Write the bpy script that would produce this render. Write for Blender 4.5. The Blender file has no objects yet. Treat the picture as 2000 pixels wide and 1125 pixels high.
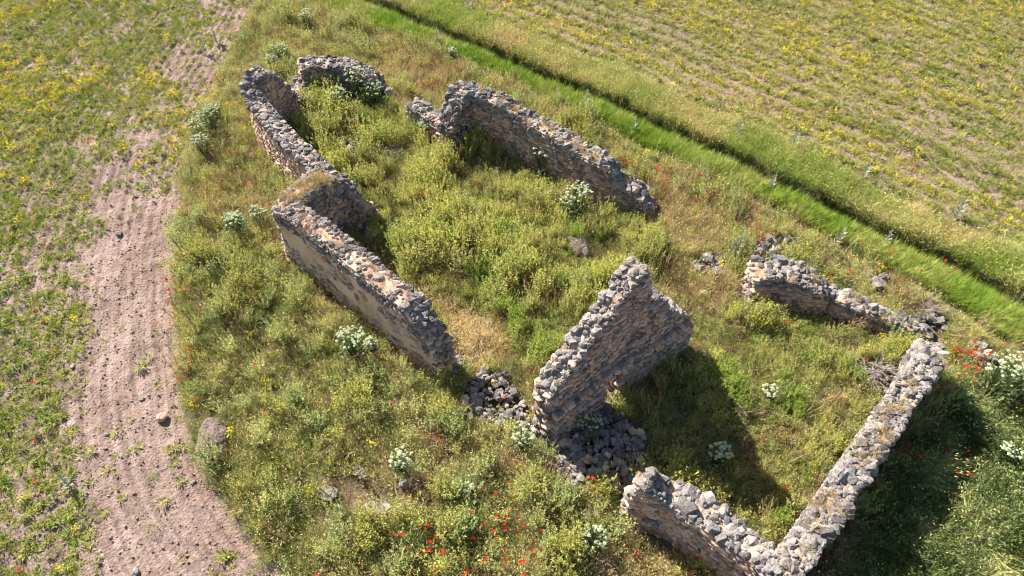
import bpy, bmesh, math, random
import numpy as np
from mathutils import Vector, Euler, Matrix

random.seed(7); rng = np.random.default_rng(11)
scene = bpy.context.scene
COL = scene.collection
R = math.radians

# ------------------------------------------------------------------ camera, sky, sun, exposure
CAM_H = 17.0
cam_d = bpy.data.cameras.new('camera'); cam = bpy.data.objects.new('camera', cam_d); COL.objects.link(cam)
cam_d.sensor_width = 36.0; cam_d.lens = 25.42; cam_d.clip_start = 0.1; cam_d.clip_end = 2000
cam.location = (0, 0, CAM_H); cam.rotation_euler = (R(43.0), 0, 0)
scene.camera = cam

SUN_EL, SUN_DIR = R(39.0), R(-46.0)            # SUN_DIR: heading in which shadows fall
to_sun = Vector((-math.cos(SUN_DIR) * math.cos(SUN_EL), -math.sin(SUN_DIR) * math.cos(SUN_EL), math.sin(SUN_EL)))
world = bpy.data.worlds.new('World'); scene.world = world; world.use_nodes = True
wn = world.node_tree.nodes; wl = world.node_tree.links; wn.clear()
sky = wn.new('ShaderNodeTexSky'); sky.sky_type = 'NISHITA'; sky.sun_disc = False
sky.sun_elevation = SUN_EL; sky.sun_rotation = math.atan2(to_sun.x, to_sun.y)
bg = wn.new('ShaderNodeBackground'); bg.inputs['Strength'].default_value = 0.066
wo = wn.new('ShaderNodeOutputWorld'); wl.new(sky.outputs[0], bg.inputs[0]); wl.new(bg.outputs[0], wo.inputs[0])
sun_d = bpy.data.lights.new('sun', 'SUN'); sun_d.energy = 5.0; sun_d.angle = R(0.53); sun_d.color = (1.0, 0.945, 0.865)
sun = bpy.data.objects.new('sun', sun_d); COL.objects.link(sun); sun.location = (-20, 20, 40)
sun.rotation_euler = to_sun.to_track_quat('Z', 'Y').to_euler()
scene.view_settings.view_transform = 'Standard'; scene.view_settings.look = 'None'
scene.view_settings.gamma = 1.0; scene.view_settings.exposure = 1.48; scene.view_settings.use_curve_mapping = False
scene.render.engine = 'CYCLES'
scene.cycles.max_bounces = 5; scene.cycles.diffuse_bounces = 3; scene.cycles.transmission_bounces = 3
scene.cycles.transparent_max_bounces = 4; scene.cycles.caustics_reflective = False; scene.cycles.caustics_refractive = False
scene.cycles.use_denoising = True
scene.cycles.filter_width = 1.1

# ------------------------------------------------------------------ survey of the site, in metres
LEFT_EDGE = [(-15.11, 46.96), (-13.1, 36.0), (-13.04, 31.31), (-13.12, 28.19), (-12.97, 25.44), (-12.71, 23.0), (-12.17, 20.52), (-11.61, 18.07), (-10.97, 15.91), (-10.08, 13.4), (-9.28, 11.57), (-8.69, 10.41),
 (-7.99, 9.34), (-7.21, 8.42), (-6.26, 7.42), (-5.4, 6.62), (-4.11, 5.42)]
STRIP_NEAR = [(-20.08, 43.82), (-10.5, 36.11), (-5.83, 32.04), (-2.32, 29.7), (0.0, 27.99), (2.14, 26.0), (4.11, 24.29), (7.6, 21.11), (10.58, 18.28), (13.1, 15.68), (15.18, 13.21), (18.55, 9.2)]
STRIP_FAR = [(-17.08, 43.82), (-8.14, 36.11), (-3.66, 32.28), (0.0, 29.57), (4.26, 25.89), (7.89, 22.61), (11.0, 19.73), (13.68, 17.17), (15.94, 14.77), (19.59, 10.74)]
VERGE_FAR = [(-14.09, 43.82), (-5.51, 36.11), (0.0, 32.28), (4.52, 28.53), (8.35, 25.0), (11.62, 21.88), (14.43, 19.12), (16.94, 16.84), (21.0, 12.83)]
NAVE = [(-9.03, 25.26), (-8.97, 28.19), (-5.8, 27.99), (-4.18, 25.08), (-1.44, 24.36), (3.21, 20.82), (4.98, 19.95), (5.59, 16.84), (3.79, 15.91), (0.15, 11.92), (-1.81, 13.02), (-5.37, 18.85),
 (-7.0, 22.04)]
NARTHEX = [(5.39, 14.61), (7.6, 15.24), (11.69, 13.21), (6.2, 7.42), (3.29, 9.05), (2.66, 10.74)]
LUSH = [(12.82, 11.92), (10.23, 9.64), (7.25, 5.98), (14.03, 5.98), (18.11, 13.02)]
FLAT_DRY = [(-3.51, 16.37), (-2.1, 15.24), (-0.23, 14.19), (0.0, 13.02), (-1.04, 12.46), (-1.82, 13.21), (-2.57, 15.03)]
BARE_BOTTOM = [(-4.97, 9.2), (-3.98, 9.27), (-3.15, 8.91), (-2.04, 8.98), (-1.8, 8.42), (-2.67, 8.08), (-3.28, 7.88), (-4.62, 8.35)]
APSE_IN = [(-9.03, 25.26), (-9.11, 27.78), (-5.73, 27.37), (-4.43, 25.44), (-4.78, 23.0), (-7.17, 23.0)]
W_NAVE_L = [(-7.1, 17.13, 2.4, 0.36), (-6.2, 16.42, 2.4, 0.36), (-5.11, 15.43, 2.4, 0.36), (-4.24, 14.59, 2.35, 0.36), (-3.43, 13.84, 2.3, 0.36), (-2.82, 13.27, 2.2, 0.36), (-2.39, 12.94, 1.9, 0.36),
 (-2.1, 12.62, 1.4, 0.36), (-1.91, 12.48, 0.75, 0.34)]
W_STUB_L = [(-6.89, 17.27, 2.45, 0.42), (-6.48, 17.92, 2.45, 0.42), (-6.08, 18.58, 2.4, 0.42), (-5.72, 18.95, 2.0, 0.42), (-5.37, 19.03, 1.5, 0.42), (-5.17, 19.1, 1.0, 0.4), (-5.11, 19.37, 0.45, 0.36)]
W_APSE_L = [(-6.29, 19.38, 2.05, 0.36), (-6.99, 20.14, 2.05, 0.36), (-7.93, 21.27, 2.05, 0.36), (-8.7, 22.31, 2.05, 0.36), (-9.31, 23.2, 2.1, 0.36), (-9.67, 23.74, 2.3, 0.36), (-9.7, 24.24, 2.6, 0.36),
 (-9.4, 24.45, 2.75, 0.36), (-9.22, 24.91, 2.2, 0.36), (-9.04, 25.28, 1.6, 0.36), (-8.91, 25.54, 1.0, 0.34), (-8.89, 25.64, 0.7, 0.3)]
W_APSE_BACK = [(-8.84, 27.65, 1.15, 0.45), (-8.26, 27.81, 1.2, 0.45), (-7.36, 27.82, 1.15, 0.45), (-6.46, 27.49, 1.05, 0.45), (-5.85, 27.19, 0.8, 0.4), (-5.67, 27.12, 0.5, 0.35)]
W_APSE_LOW = [(-8.93, 25.79, 0.6, 0.3), (-9.02, 26.8, 0.55, 0.3), (-8.91, 27.4, 0.6, 0.3)]
W_PRESB_R = [(-3.95, 25.02, 1.0, 0.32), (-3.31, 24.37, 1.0, 0.32), (-2.65, 23.6, 1.05, 0.32), (-2.34, 23.25, 1.1, 0.32)]
W_SHOULDER_R = [(-2.47, 23.16, 1.3, 0.4), (-2.3, 23.36, 1.75, 0.42), (-2.06, 23.63, 2.15, 0.42), (-1.82, 23.95, 2.3, 0.42), (-1.45, 24.11, 2.2, 0.4)]
W_NAVE_R = [(-1.64, 24.11, 2.2, 0.38), (-0.96, 23.74, 2.15, 0.38), (0.0, 23.18, 2.0, 0.38), (0.75, 22.63, 1.75, 0.38), (1.66, 21.86, 1.7, 0.38), (2.53, 21.01, 1.65, 0.38), (3.05, 20.6, 1.6, 0.38),
 (3.34, 20.32, 1.5, 0.3), (3.58, 20.18, 1.3, 0.3), (3.73, 20.21, 1.05, 0.4), (4.15, 20.0, 0.85, 0.4), (4.57, 19.62, 0.7, 0.38), (4.88, 19.65, 0.4, 0.3)]
W_GABLE = [(0.86, 10.42, 2.3, 0.29), (1.05, 10.58, 2.45, 0.29), (1.5, 10.96, 2.9, 0.29), (2.0, 11.38, 3.45, 0.29), (2.4, 11.72, 3.95, 0.29), (2.75, 12.02, 4.35, 0.29), (3.05, 12.28, 4.6, 0.29),
 (3.2, 12.4, 4.45, 0.29), (3.24, 12.43, 3.5, 0.36), (3.5, 12.66, 3.3, 0.4), (3.78, 12.9, 2.95, 0.42), (3.9, 13.0, 2.5, 0.44), (4.25, 13.3, 2.1, 0.46), (4.6, 13.6, 1.65, 0.46), (4.8, 13.76, 1.2, 0.4)]
DOOR = (1.72, 2.5, 1.25)
W_NARTH_N = [(7.52, 15.53, 1.1, 0.46), (8.0, 15.52, 1.2, 0.46), (8.59, 15.38, 1.2, 0.46), (9.16, 15.09, 1.1, 0.44), (9.51, 15.02, 0.9, 0.4), (9.89, 15.22, 0.5, 0.3), (10.02, 14.78, 0.8, 0.32),
 (10.51, 14.53, 0.7, 0.3), (11.13, 14.32, 0.5, 0.26), (11.82, 13.98, 0.4, 0.24), (12.52, 13.79, 0.2, 0.2)]
W_NARTH_E = [(11.39, 12.43, 1.5, 0.3), (11.2, 11.85, 1.75, 0.3), (10.55, 11.17, 1.8, 0.34), (9.57, 10.12, 1.8, 0.34), (8.57, 9.06, 1.8, 0.34), (7.66, 8.09, 1.8, 0.34), (6.8, 7.16, 1.8, 0.34),
 (6.18, 6.49, 1.75, 0.34), (5.73, 6.01, 1.75, 0.36)]
W_NARTH_S = [(2.93, 8.17, 1.35, 0.3), (3.05, 8.01, 2.0, 0.3), (3.29, 7.99, 1.75, 0.3), (3.68, 7.97, 1.5, 0.38), (4.11, 7.67, 1.5, 0.4), (4.61, 7.24, 1.5, 0.38), (5.09, 6.79, 1.5, 0.36), (5.44, 6.4, 1.55, 0.34),
 (5.77, 6.03, 1.6, 0.34)]
PILES = {'apse': ([(-6.83, 23.33), (-6.31, 23.94), (-5.53, 23.4), (-5.62, 22.61), (-6.31, 22.61)], 22, 0.12, 0.1, 0.28),
 'block': ([(7.83, 16.84), (8.3, 17.94), (8.97, 18.2), (9.73, 18.07), (9.36, 17.32), (8.38, 17.2)], 70, 0.18, 0.07, 0.28),
 'boulder': ([(11.49, 16.25), (11.86, 16.6), (12.2, 16.37), (11.81, 15.35), (11.4, 15.24)], 14, 0.15, 0.14, 0.32),
 'corner': ([(13.6, 13.4), (14.05, 13.55), (14.11, 12.92), (13.95, 12.49), (13.41, 12.46)], 60, 0.18, 0.07, 0.26),
 'gap': ([(-1.62, 10.98), (-1.25, 12.19), (-0.82, 12.55), (-0.15, 12.46), (0.07, 11.83), (0.57, 11.32), (0.55, 10.41), (-0.42, 10.74)], 260, 0.28, 0.06, 0.23),
 'inner': ([(9.66, 12.55), (10.56, 13.02), (11.38, 12.37), (10.83, 11.66), (10.02, 11.83)], 50, 0.1, 0.07, 0.24),
 'line': ([(0.93, 9.94), (1.14, 9.64), (1.73, 9.27), (1.84, 8.91), (1.18, 8.91), (0.88, 9.49)], 95, 0.1, 0.06, 0.2),
 'mid': ([(5.96, 16.84), (6.44, 17.32), (7.1, 17.2), (7.03, 16.6), (6.58, 16.25), (6.1, 16.37)], 26, 0.14, 0.1, 0.34),
 'narthn': ([(12.17, 14.5), (12.85, 15.03), (13.44, 14.5), (13.23, 13.99), (12.69, 14.19)], 40, 0.1, 0.07, 0.24),
 'shade': ([(1.11, 10.41), (1.86, 11.32), (2.71, 11.32), (3.62, 10.41), (3.26, 8.77), (2.33, 8.56), (1.19, 9.2)], 560, 0.34, 0.06, 0.25),
 'shadestub': ([(-5.42, 18.59), (-4.91, 18.72), (-4.73, 18.07), (-5.15, 17.94)], 5, 0.1, 0.2, 0.4),
 'wallend': ([(-1.9, 13.21), (-1.52, 13.21), (-1.42, 12.73), (-1.77, 12.37), (-2.03, 12.28)], 40, 0.12, 0.07, 0.26)}
ROCKS = [(-13.77, 18.69, 0.3), (-13.01, 12.9, 0.2), (-9.76, 11.13, 0.34), (-12.28, 10.98, 0.3), (-11.14, 10.61, 0.16), (-10.75, 7.94, 0.2), (-8.98, 6.83, 0.22), (-8.3, 9.12, 0.18), (-10.57, 11.75, 0.16),
 (-4.67, 8.65, 0.55), (-3.38, 8.21, 0.62), (-2.68, 8.87, 0.4), (-3.14, 8.28, 0.3), (1.87, 8.29, 0.28), (1.75, 8.01, 0.3), (-5.12, 26.85, 0.6), (-3.95, 27.7, 0.3), (3.64, 21.05, 0.45),
 (-10.36, 23.0, 0.5), (-9.94, 22.67, 0.4), (8.78, 10.26, 0.34), (6.12, 15.57, 0.3), (5.31, 17.82, 0.28), (-0.32, 15.24, 0.2)]
UMBELS = [(-12.24, 23.67, 1.0), (-11.91, 24.29, 1.1), (-11.76, 22.67, 0.9), (-11.92, 25.08, 0.8), (-9.36, 18.33, 0.9), (-8.74, 18.85, 0.8), (-9.73, 18.72, 0.6), (-4.6, 13.02, 1.15), (-4.1, 13.21, 0.6),
 (-6.99, 25.63, 1.3), (-6.44, 26.97, 1.4), (-5.71, 26.39, 1.1), (-3.37, 24.01, 0.9), (-2.46, 24.19, 1.2), (-1.81, 24.29, 1.3), (1.12, 21.88, 1.15), (2.32, 19.26, 1.35), (1.9, 19.26, 0.8),
 (5.29, 9.49, 0.85), (7.1, 11.49, 0.6), (13.35, 11.66, 1.5), (13.84, 11.71, 1.4), (0.3, 10.02, 0.9), (-2.79, 9.27, 0.8), (1.97, 7.32, 0.8), (2.05, 10.41, 0.9), (-10.3, 29.7, 1.0),
 (-10.62, 29.04, 0.8), (-1.1, 8.63, 0.5), (12.75, 9.57, 0.7), (-9.73, 32.78, 1.0), (-7.57, 23.0, 0.5), (-8.56, 22.04, 0.8), (-2.67, 29.93, 0.6)]
THISTLES = [(-2.14, 34.45, 0.9), (-3.44, 31.22, 0.9), (-6.85, 30.47, 0.9), (-4.44, 30.7, 0.5), (-6.23, 31.22, 0.5), (-2.76, 29.84, 0.8), (3.01, 25.63, 1.0), (4.85, 24.29, 0.8), (8.96, 23.94, 0.8),
 (10.87, 23.07, 0.9), (13.0, 21.23, 0.8), (15.45, 18.96, 1.0), (11.09, 17.87, 0.9), (12.62, 17.77, 0.8), (9.45, 20.67, 0.9), (7.47, 17.25, 1.0), (-0.58, 21.57, 0.5), (12.91, 8.91, 0.9),
 (11.98, 11.49, 0.7), (8.49, 8.21, 0.9), (-11.49, 9.05, 0.7), (-14.08, 32.04, 1.0), (-14.34, 31.08, 0.9), (-0.57, 15.68, 0.7), (1.95, 26.58, 0.6), (-3.9, 9.12, 0.7), (15.93, 15.24, 0.7),
 (7.66, 11.71, 0.6)]
POPPIES = [('red poppy in the overgrown apse beside the curved wall', (-8.83, 26.12, 0.47, 0.53, 13)), ('red poppy at the edge of the left field by the apse', (-12.62, 27.78, 0.44, 0.89, 16)),
 ('red poppy on the meadow edge beside the ploughed soil', (-10.52, 15.91, 0.4, 2.32, 34)), ('red poppy lower on the meadow edge beside bare soil', (-9.34, 12.55, 0.27, 0.51, 16)),
 ('red poppy past the broken end of the right nave wall', (5.67, 20.88, 0.57, 0.53, 24)), ('red poppy in the dry grass right of the nave wall end', (7.16, 20.29, 0.63, 0.73, 26)),
 ('red poppy growing on the low end of the right nave wall', (4.3, 21.88, 0.39, 0.61, 14)), ('red poppy among the stones above the narthex block', (8.26, 18.02, 0.39, 0.5, 14)),
 ('red poppy outside the far corner of the narthex end wall', (13.04, 12.73, 0.51, 0.65, 44)), ('red poppy in the shade beside the narthex end wall', (10.16, 9.57, 0.27, 0.24, 15)),
 ('red poppy in the lush grass right of the end wall', (11.33, 9.37, 0.6, 0.58, 16)), ('red poppy in the meadow at the bottom of the photo', (-1.16, 7.15, 1.47, 0.67, 76)),
 ('red poppy in dry grass behind the right shoulder wall', (-3.48, 27.37, 0.44, 0.4, 12)), ('red poppy inside the nave among dark weeds', (-3.14, 20.01, 0.18, 0.23, 5)),
 ('red poppy below the shaded rubble heap', (1.95, 8.74, 0.31, 0.2, 9)), ('red poppy on the bright green grass strip', (11.86, 16.84, 3.9, 1.37, 22))]
BRUSH = [(-4.98, 23.0, 1.0), (10.27, 12.37, 1.1), (12.81, 14.92, 0.9), (7.72, 15.2, 0.7), (1.71, 7.11, 0.6), (6.21, 10.98, 0.5)]
MOUNDS = [(-7.97, 10.13, 0.45), (2.26, 17.69, 0.4)]

# ------------------------------------------------------------------ helpers
def tag(o, label=None, cat=None, group=None, kind=None):
    if label: o['label'] = label
    if cat: o['category'] = cat
    if group: o['group'] = group
    if kind: o['kind'] = kind
    return o

def link(name, data, parent=None, loc=(0, 0, 0), rot=(0, 0, 0), scale=(1, 1, 1)):
    o = bpy.data.objects.new(name, data); COL.objects.link(o)
    o.location = loc; o.rotation_euler = rot; o.scale = scale
    if parent is not None: o.parent = parent
    return o

def empty(name, loc, rz=0):
    o = link(name, None, None, loc, (0, 0, rz)); o.empty_display_size = 0.3
    return o

def _hash(ix, iy, seed):
    h = (ix.astype(np.int64) * 374761393 + iy.astype(np.int64) * 668265263 + seed * 974711) & 0x7fffffff
    h = ((h ^ (h >> 13)) * 1274126177) & 0x7fffffff
    h = h ^ (h >> 16)
    return (h & 0xffff) / 65535.0

def vnoise(x, y, seed=0):
    x = np.asarray(x, float); y = np.asarray(y, float)
    ix = np.floor(x); iy = np.floor(y); fx = x - ix; fy = y - iy
    fx = fx * fx * (3 - 2 * fx); fy = fy * fy * (3 - 2 * fy)
    a = _hash(ix, iy, seed); b = _hash(ix + 1, iy, seed); c = _hash(ix, iy + 1, seed); d = _hash(ix + 1, iy + 1, seed)
    return (a * (1 - fx) + b * fx) * (1 - fy) + (c * (1 - fx) + d * fx) * fy

def fbm(x, y, seed=0, o=3):
    x = np.asarray(x, float); y = np.asarray(y, float)
    s = 0; a = 0.5; t = 0
    for k in range(o):
        s = s + a * vnoise(x * 2 ** k + 17.3 * k, y * 2 ** k - 9.1 * k, seed + k); t += a; a *= 0.5
    return s / t

def sstep(a, b, x):
    t = np.clip((np.asarray(x, float) - a) / (b - a), 0, 1); return t * t * (3 - 2 * t)

def poly_dist(x, y, pts):
    """signed distance to an open line (positive on its left side)"""
    x = np.asarray(x, float); y = np.asarray(y, float)
    best = np.full(x.shape, 1e9); sg = np.ones(x.shape); along = np.zeros(x.shape); acc = 0.0
    for (ax, ay), (bx, by) in zip(pts[:-1], pts[1:]):
        dx, dy = bx - ax, by - ay; L2 = dx * dx + dy * dy; L = math.sqrt(L2)
        t = np.clip(((x - ax) * dx + (y - ay) * dy) / L2, 0, 1)
        d = np.hypot(x - ax - t * dx, y - ay - t * dy)
        m = d < best
        best = np.where(m, d, best); sg = np.where(m, np.sign(dx * (y - ay) - dy * (x - ax)), sg)
        along = np.where(m, acc + t * L, along); acc += L
    return best * np.where(sg == 0, 1, sg), along

def inside(x, y, poly):
    x = np.asarray(x, float); y = np.asarray(y, float)
    r = np.zeros(x.shape, bool); n = len(poly)
    for i in range(n):
        x0, y0 = poly[i]; x1, y1 = poly[(i + 1) % n]
        c = ((y0 > y) != (y1 > y))
        with np.errstate(divide='ignore', invalid='ignore'):
            xi = (x1 - x0) * (y - y0) / (y1 - y0 + 1e-12) + x0
        r ^= c & (x < xi)
    return r

# ------------------------------------------------------------------ materials
def new_mat(name):
    m = bpy.data.materials.new(name); m.use_nodes = True
    nt = m.node_tree; nt.nodes.clear()
    return m, nt.nodes, nt.links

def ramp(n, pts):
    r = n.new('ShaderNodeValToRGB')
    e = r.color_ramp.elements
    while len(e) > len(pts): e.remove(e[-1])
    while len(e) < len(pts): e.new(0.5)
    for k, (p, c) in enumerate(pts):
        e[k].position = p; e[k].color = (c[0], c[1], c[2], 1)
    return r

def mix_col(n, l, fac, a, b, mode='MIX'):
    m = n.new('ShaderNodeMix'); m.data_type = 'RGBA'; m.blend_type = mode
    for sock, v in ((m.inputs[0], fac), (m.inputs[6], a), (m.inputs[7], b)):
        if isinstance(v, (int, float)): sock.default_value = v
        elif isinstance(v, tuple): sock.default_value = (v[0], v[1], v[2], 1)
        else: l.new(v, sock)
    return m.outputs[2]

def stone_mat(name, c1, c2, c3, bump=0.75, lichen=0.45):
    """weathered limestone rubble: per-stone tone, fine grain, pits and lichen spots"""
    m, n, l = new_mat(name)
    out = n.new('ShaderNodeOutputMaterial'); b = n.new('ShaderNodeBsdfPrincipled'); l.new(b.outputs[0], out.inputs[0])
    b.inputs['Roughness'].default_value = 0.95
    b.inputs['Specular IOR Level'].default_value = 0.15
    geo = n.new('ShaderNodeNewGeometry')
    oi = n.new('ShaderNodeObjectInfo'); at = n.new('ShaderNodeAttribute'); at.attribute_name = 'tint'
    ad = n.new('ShaderNodeMath'); ad.operation = 'ADD'; l.new(oi.outputs['Random'], ad.inputs[0]); l.new(at.outputs['Fac'], ad.inputs[1])
    fr = n.new('ShaderNodeMath'); fr.operation = 'FRACT'; l.new(ad.outputs[0], fr.inputs[0])
    rp = ramp(n, [(0.0, c1), (0.45, c2), (1.0, c3)]); l.new(fr.outputs[0], rp.inputs[0])
    nz = n.new('ShaderNodeTexNoise'); nz.inputs['Scale'].default_value = 14; nz.inputs['Detail'].default_value = 6; nz.inputs['Roughness'].default_value = 0.7
    l.new(geo.outputs['Position'], nz.inputs['Vector'])
    r2 = ramp(n, [(0.28, (0.45, 0.43, 0.42)), (0.5, (1, 1, 1)), (0.75, (1.3, 1.28, 1.25))]); l.new(nz.outputs[0], r2.inputs[0])
    c = mix_col(n, l, 0.85, rp.outputs[0], r2.outputs[0], 'MULTIPLY')
    nl = n.new('ShaderNodeTexNoise'); nl.inputs['Scale'].default_value = 10.0; nl.inputs['Detail'].default_value = 6; nl.inputs['Roughness'].default_value = 0.7
    l.new(geo.outputs['Position'], nl.inputs['Vector'])
    r3 = ramp(n, [(0.52, (0, 0, 0)), (0.62, (lichen * 1.4,) * 3)]); l.new(nl.outputs[0], r3.inputs[0])
    c = mix_col(n, l, r3.outputs[0], c, (0.075, 0.072, 0.07))
    l.new(c, b.inputs['Base Color'])
    n3 = n.new('ShaderNodeTexNoise'); n3.inputs['Scale'].default_value = 16; n3.inputs['Detail'].default_value = 5; n3.inputs['Roughness'].default_value = 0.65
    l.new(geo.outputs['Position'], n3.inputs['Vector'])
    bp = n.new('ShaderNodeBump'); bp.inputs['Strength'].default_value = bump; bp.inputs['Distance'].default_value = 0.06
    l.new(n3.outputs[0], bp.inputs['Height']); l.new(bp.outputs[0], b.inputs['Normal'])
    return m

M = {}
M['grey'] = stone_mat('stone_grey', (0.135, 0.118, 0.110), (0.205, 0.184, 0.172), (0.285, 0.26, 0.243))
M['pale'] = stone_mat('stone_pale', (0.20, 0.172, 0.15), (0.275, 0.24, 0.212), (0.355, 0.315, 0.28), lichen=0.3)
M['warm'] = stone_mat('stone_warm', (0.45, 0.28, 0.19), (0.55, 0.37, 0.265), (0.62, 0.465, 0.355), lichen=0.15)
M['red'] = stone_mat('stone_red', (0.29, 0.155, 0.11), (0.36, 0.21, 0.15), (0.41, 0.265, 0.20), lichen=0.1)
M['dark'] = stone_mat('stone_dark', (0.085, 0.075, 0.07), (0.13, 0.117, 0.109), (0.18, 0.163, 0.152))

def earth_mat(name, c1, c2, c3, scale=3.0, bump=0.6, dist=0.05):
    m, n, l = new_mat(name)
    out = n.new('ShaderNodeOutputMaterial'); b = n.new('ShaderNodeBsdfPrincipled'); l.new(b.outputs[0], out.inputs[0])
    b.inputs['Roughness'].default_value = 0.95; b.inputs['Specular IOR Level'].default_value = 0.1
    geo = n.new('ShaderNodeNewGeometry')
    nz = n.new('ShaderNodeTexNoise'); nz.inputs['Scale'].default_value = scale; nz.inputs['Detail'].default_value = 8; nz.inputs['Roughness'].default_value = 0.7
    l.new(geo.outputs['Position'], nz.inputs['Vector'])
    rp = ramp(n, [(0.3, c1), (0.5, c2), (0.7, c3)]); l.new(nz.outputs[0], rp.inputs[0]); l.new(rp.outputs[0], b.inputs['Base Color'])
    n3 = n.new('ShaderNodeTexNoise'); n3.inputs['Scale'].default_value = 15; n3.inputs['Detail'].default_value = 6
    l.new(geo.outputs['Position'], n3.inputs['Vector'])
    bp = n.new('ShaderNodeBump'); bp.inputs['Strength'].default_value = bump; bp.inputs['Distance'].default_value = dist
    l.new(n3.outputs[0], bp.inputs['Height']); l.new(bp.outputs[0], b.inputs['Normal'])
    return m

M['mortar'] = earth_mat('clay_mortar', (0.26, 0.165, 0.115), (0.43, 0.295, 0.21), (0.54, 0.40, 0.30), 3.5, 0.8, 0.06)
M['mortar_grey'] = earth_mat('lime_mortar', (0.28, 0.20, 0.16), (0.43, 0.325, 0.265), (0.54, 0.43, 0.365), 4.0, 0.8, 0.06)
M['plaster'] = earth_mat('lime_plaster', (0.38, 0.25, 0.165), (0.55, 0.395, 0.27), (0.64, 0.49, 0.365), 1.6, 0.5, 0.04)
M['humus'] = earth_mat('burrow_earth', (0.10, 0.075, 0.065), (0.17, 0.125, 0.11), (0.24, 0.19, 0.17), 6.0, 1.0, 0.08)
M['clod'] = earth_mat('soil_clod', (0.22, 0.15, 0.12), (0.30, 0.215, 0.177), (0.37, 0.28, 0.24), 5.0, 0.5, 0.03)

def leaf_mat(name, col=None, vary=0.5, trans=0.32):
    """thin leaf: colour from the plant it belongs to, each leaf a little different"""
    m, n, l = new_mat(name)
    out = n.new('ShaderNodeOutputMaterial')
    lv = n.new('ShaderNodeAttribute'); lv.attribute_name = 'lv'
    mr = n.new('ShaderNodeMapRange'); mr.inputs[3].default_value = 1 - vary; mr.inputs[4].default_value = 1 + vary
    l.new(lv.outputs['Fac'], mr.inputs[0])
    if col is None:
        ic = n.new('ShaderNodeAttribute'); ic.attribute_type = 'INSTANCER'; ic.attribute_name = 'icol'
        src = ic.outputs['Color']
    else:
        rgb = n.new('ShaderNodeRGB'); rgb.outputs[0].default_value = (col[0], col[1], col[2], 1); src = rgb.outputs[0]
    vm = n.new('ShaderNodeVectorMath'); vm.operation = 'SCALE'; l.new(src, vm.inputs[0]); l.new(mr.outputs[0], vm.inputs['Scale'])
    d = n.new('ShaderNodeBsdfDiffuse'); t = n.new('ShaderNodeBsdfTranslucent')
    l.new(vm.outputs[0], d.inputs['Color']); l.new(vm.outputs[0], t.inputs['Color'])
    mx = n.new('ShaderNodeMixShader'); mx.inputs[0].default_value = trans
    l.new(d.outputs[0], mx.inputs[1]); l.new(t.outputs[0], mx.inputs[2]); l.new(mx.outputs[0], out.inputs[0])
    return m

M['leaf'] = leaf_mat('leaf')
M['yellow'] = leaf_mat('yellow_petals', (0.62, 0.46, 0.02), 0.25, 0.3)
M['poppy'] = leaf_mat('poppy_petals', (0.62, 0.03, 0.012), 0.45, 0.35)
M['stem'] = leaf_mat('green_stem', (0.10, 0.15, 0.04), 0.2, 0.2)
M['umbel'] = leaf_mat('white_umbel', (0.43, 0.47, 0.29), 0.45, 0.3)
M['umbel_leaf'] = leaf_mat('hemlock_leaf', (0.23, 0.275, 0.125), 0.4, 0.4)
M['thistle'] = leaf_mat('silver_thistle_leaf', (0.33, 0.335, 0.25), 0.3, 0.25)
M['twig'] = earth_mat('dead_twig', (0.16, 0.12, 0.10), (0.27, 0.22, 0.19), (0.40, 0.35, 0.31), 9.0, 0.3, 0.01)

# ------------------------------------------------------------------ the ground
def zones(x, y):
    dl, al = poly_dist(x, y, LEFT_EDGE)          # >0: meadow side
    dn, an = poly_dist(x, y, STRIP_NEAR)         # >0: beyond the near edge of the green strip
    df, af = poly_dist(x, y, STRIP_FAR)
    dv, av = poly_dist(x, y, VERGE_FAR)
    return dl, al, dn, df, dv, av

SIGN_L = 1 if poly_dist(np.array([-5.0]), np.array([16.0]), LEFT_EDGE)[0][0] > 0 else -1
SIGN_S = 1 if poly_dist(np.array([15.0]), np.array([35.0]), STRIP_FAR)[0][0] > 0 else -1
def zz(x, y):
    dl, al, dn, df, dv, av = zones(x, y)
    w = .5 * (fbm(x * .55, y * .55, 201) - .5); w2 = .7 * (fbm(x * .4, y * .4, 202) - .5)
    return dl * SIGN_L, al, dn * SIGN_S + w2, df * SIGN_S + w, dv * SIGN_S + w2, av

def ground_z(x, y, full=True):
    x = np.asarray(x, float); y = np.asarray(y, float)
    dl, al, dn, df, dv, av = zz(x, y)
    meadow = sstep(-0.12, 0.45, dl) * (1 - sstep(0.2, 1.2, dv))
    z = -0.28 * (1 - sstep(-0.15, 0.4, dl)) * (1 - sstep(-0.3, 0.6, dn))
    z = z + 0.16 * (fbm(x * 0.35, y * 0.35, 3) - 0.5) * 2 * meadow
    z = z + 0.05 * (fbm(x * 1.6, y * 1.6, 9) - 0.5) * 2
    # the sunk rut of the track and its far bank
    rut = np.exp(-((df - 0.2) / 0.24) ** 2)
    z = z - 0.5 * rut + 0.2 * sstep(0.3, 0.7, df) * (1 - sstep(0.6, 2.2, dv))
    z = z - 0.18 * np.exp(-((dn - 0.0) / 0.2) ** 2) * sstep(2.0, 6.0, x)
    # plough furrows
    left = 1 - sstep(-0.25, 0.0, dl)
    w = dl + 0.12 * fbm(x * 0.8, y * 0.8, 21)
    z = z + left * (0.05 * (fbm(al * .5, dl * 3.3, 6) - .5) + (0.012 + .03 * vnoise(x * .5, y * .5, 23)) * np.sin(w * 2 * math.pi / 0.36) + 0.11 * (fbm(x * 5, y * 5, 5, 3) - 0.5))
    fld = sstep(0.0, 0.6, dv)
    z = z + fld * (0.03 * np.sin((dv + 0.2 * fbm(x * .5, y * .5, 8)) * 2 * math.pi / 0.75) + 0.05 * (fbm(x * 3, y * 3, 15) - 0.5))
    return z

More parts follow.
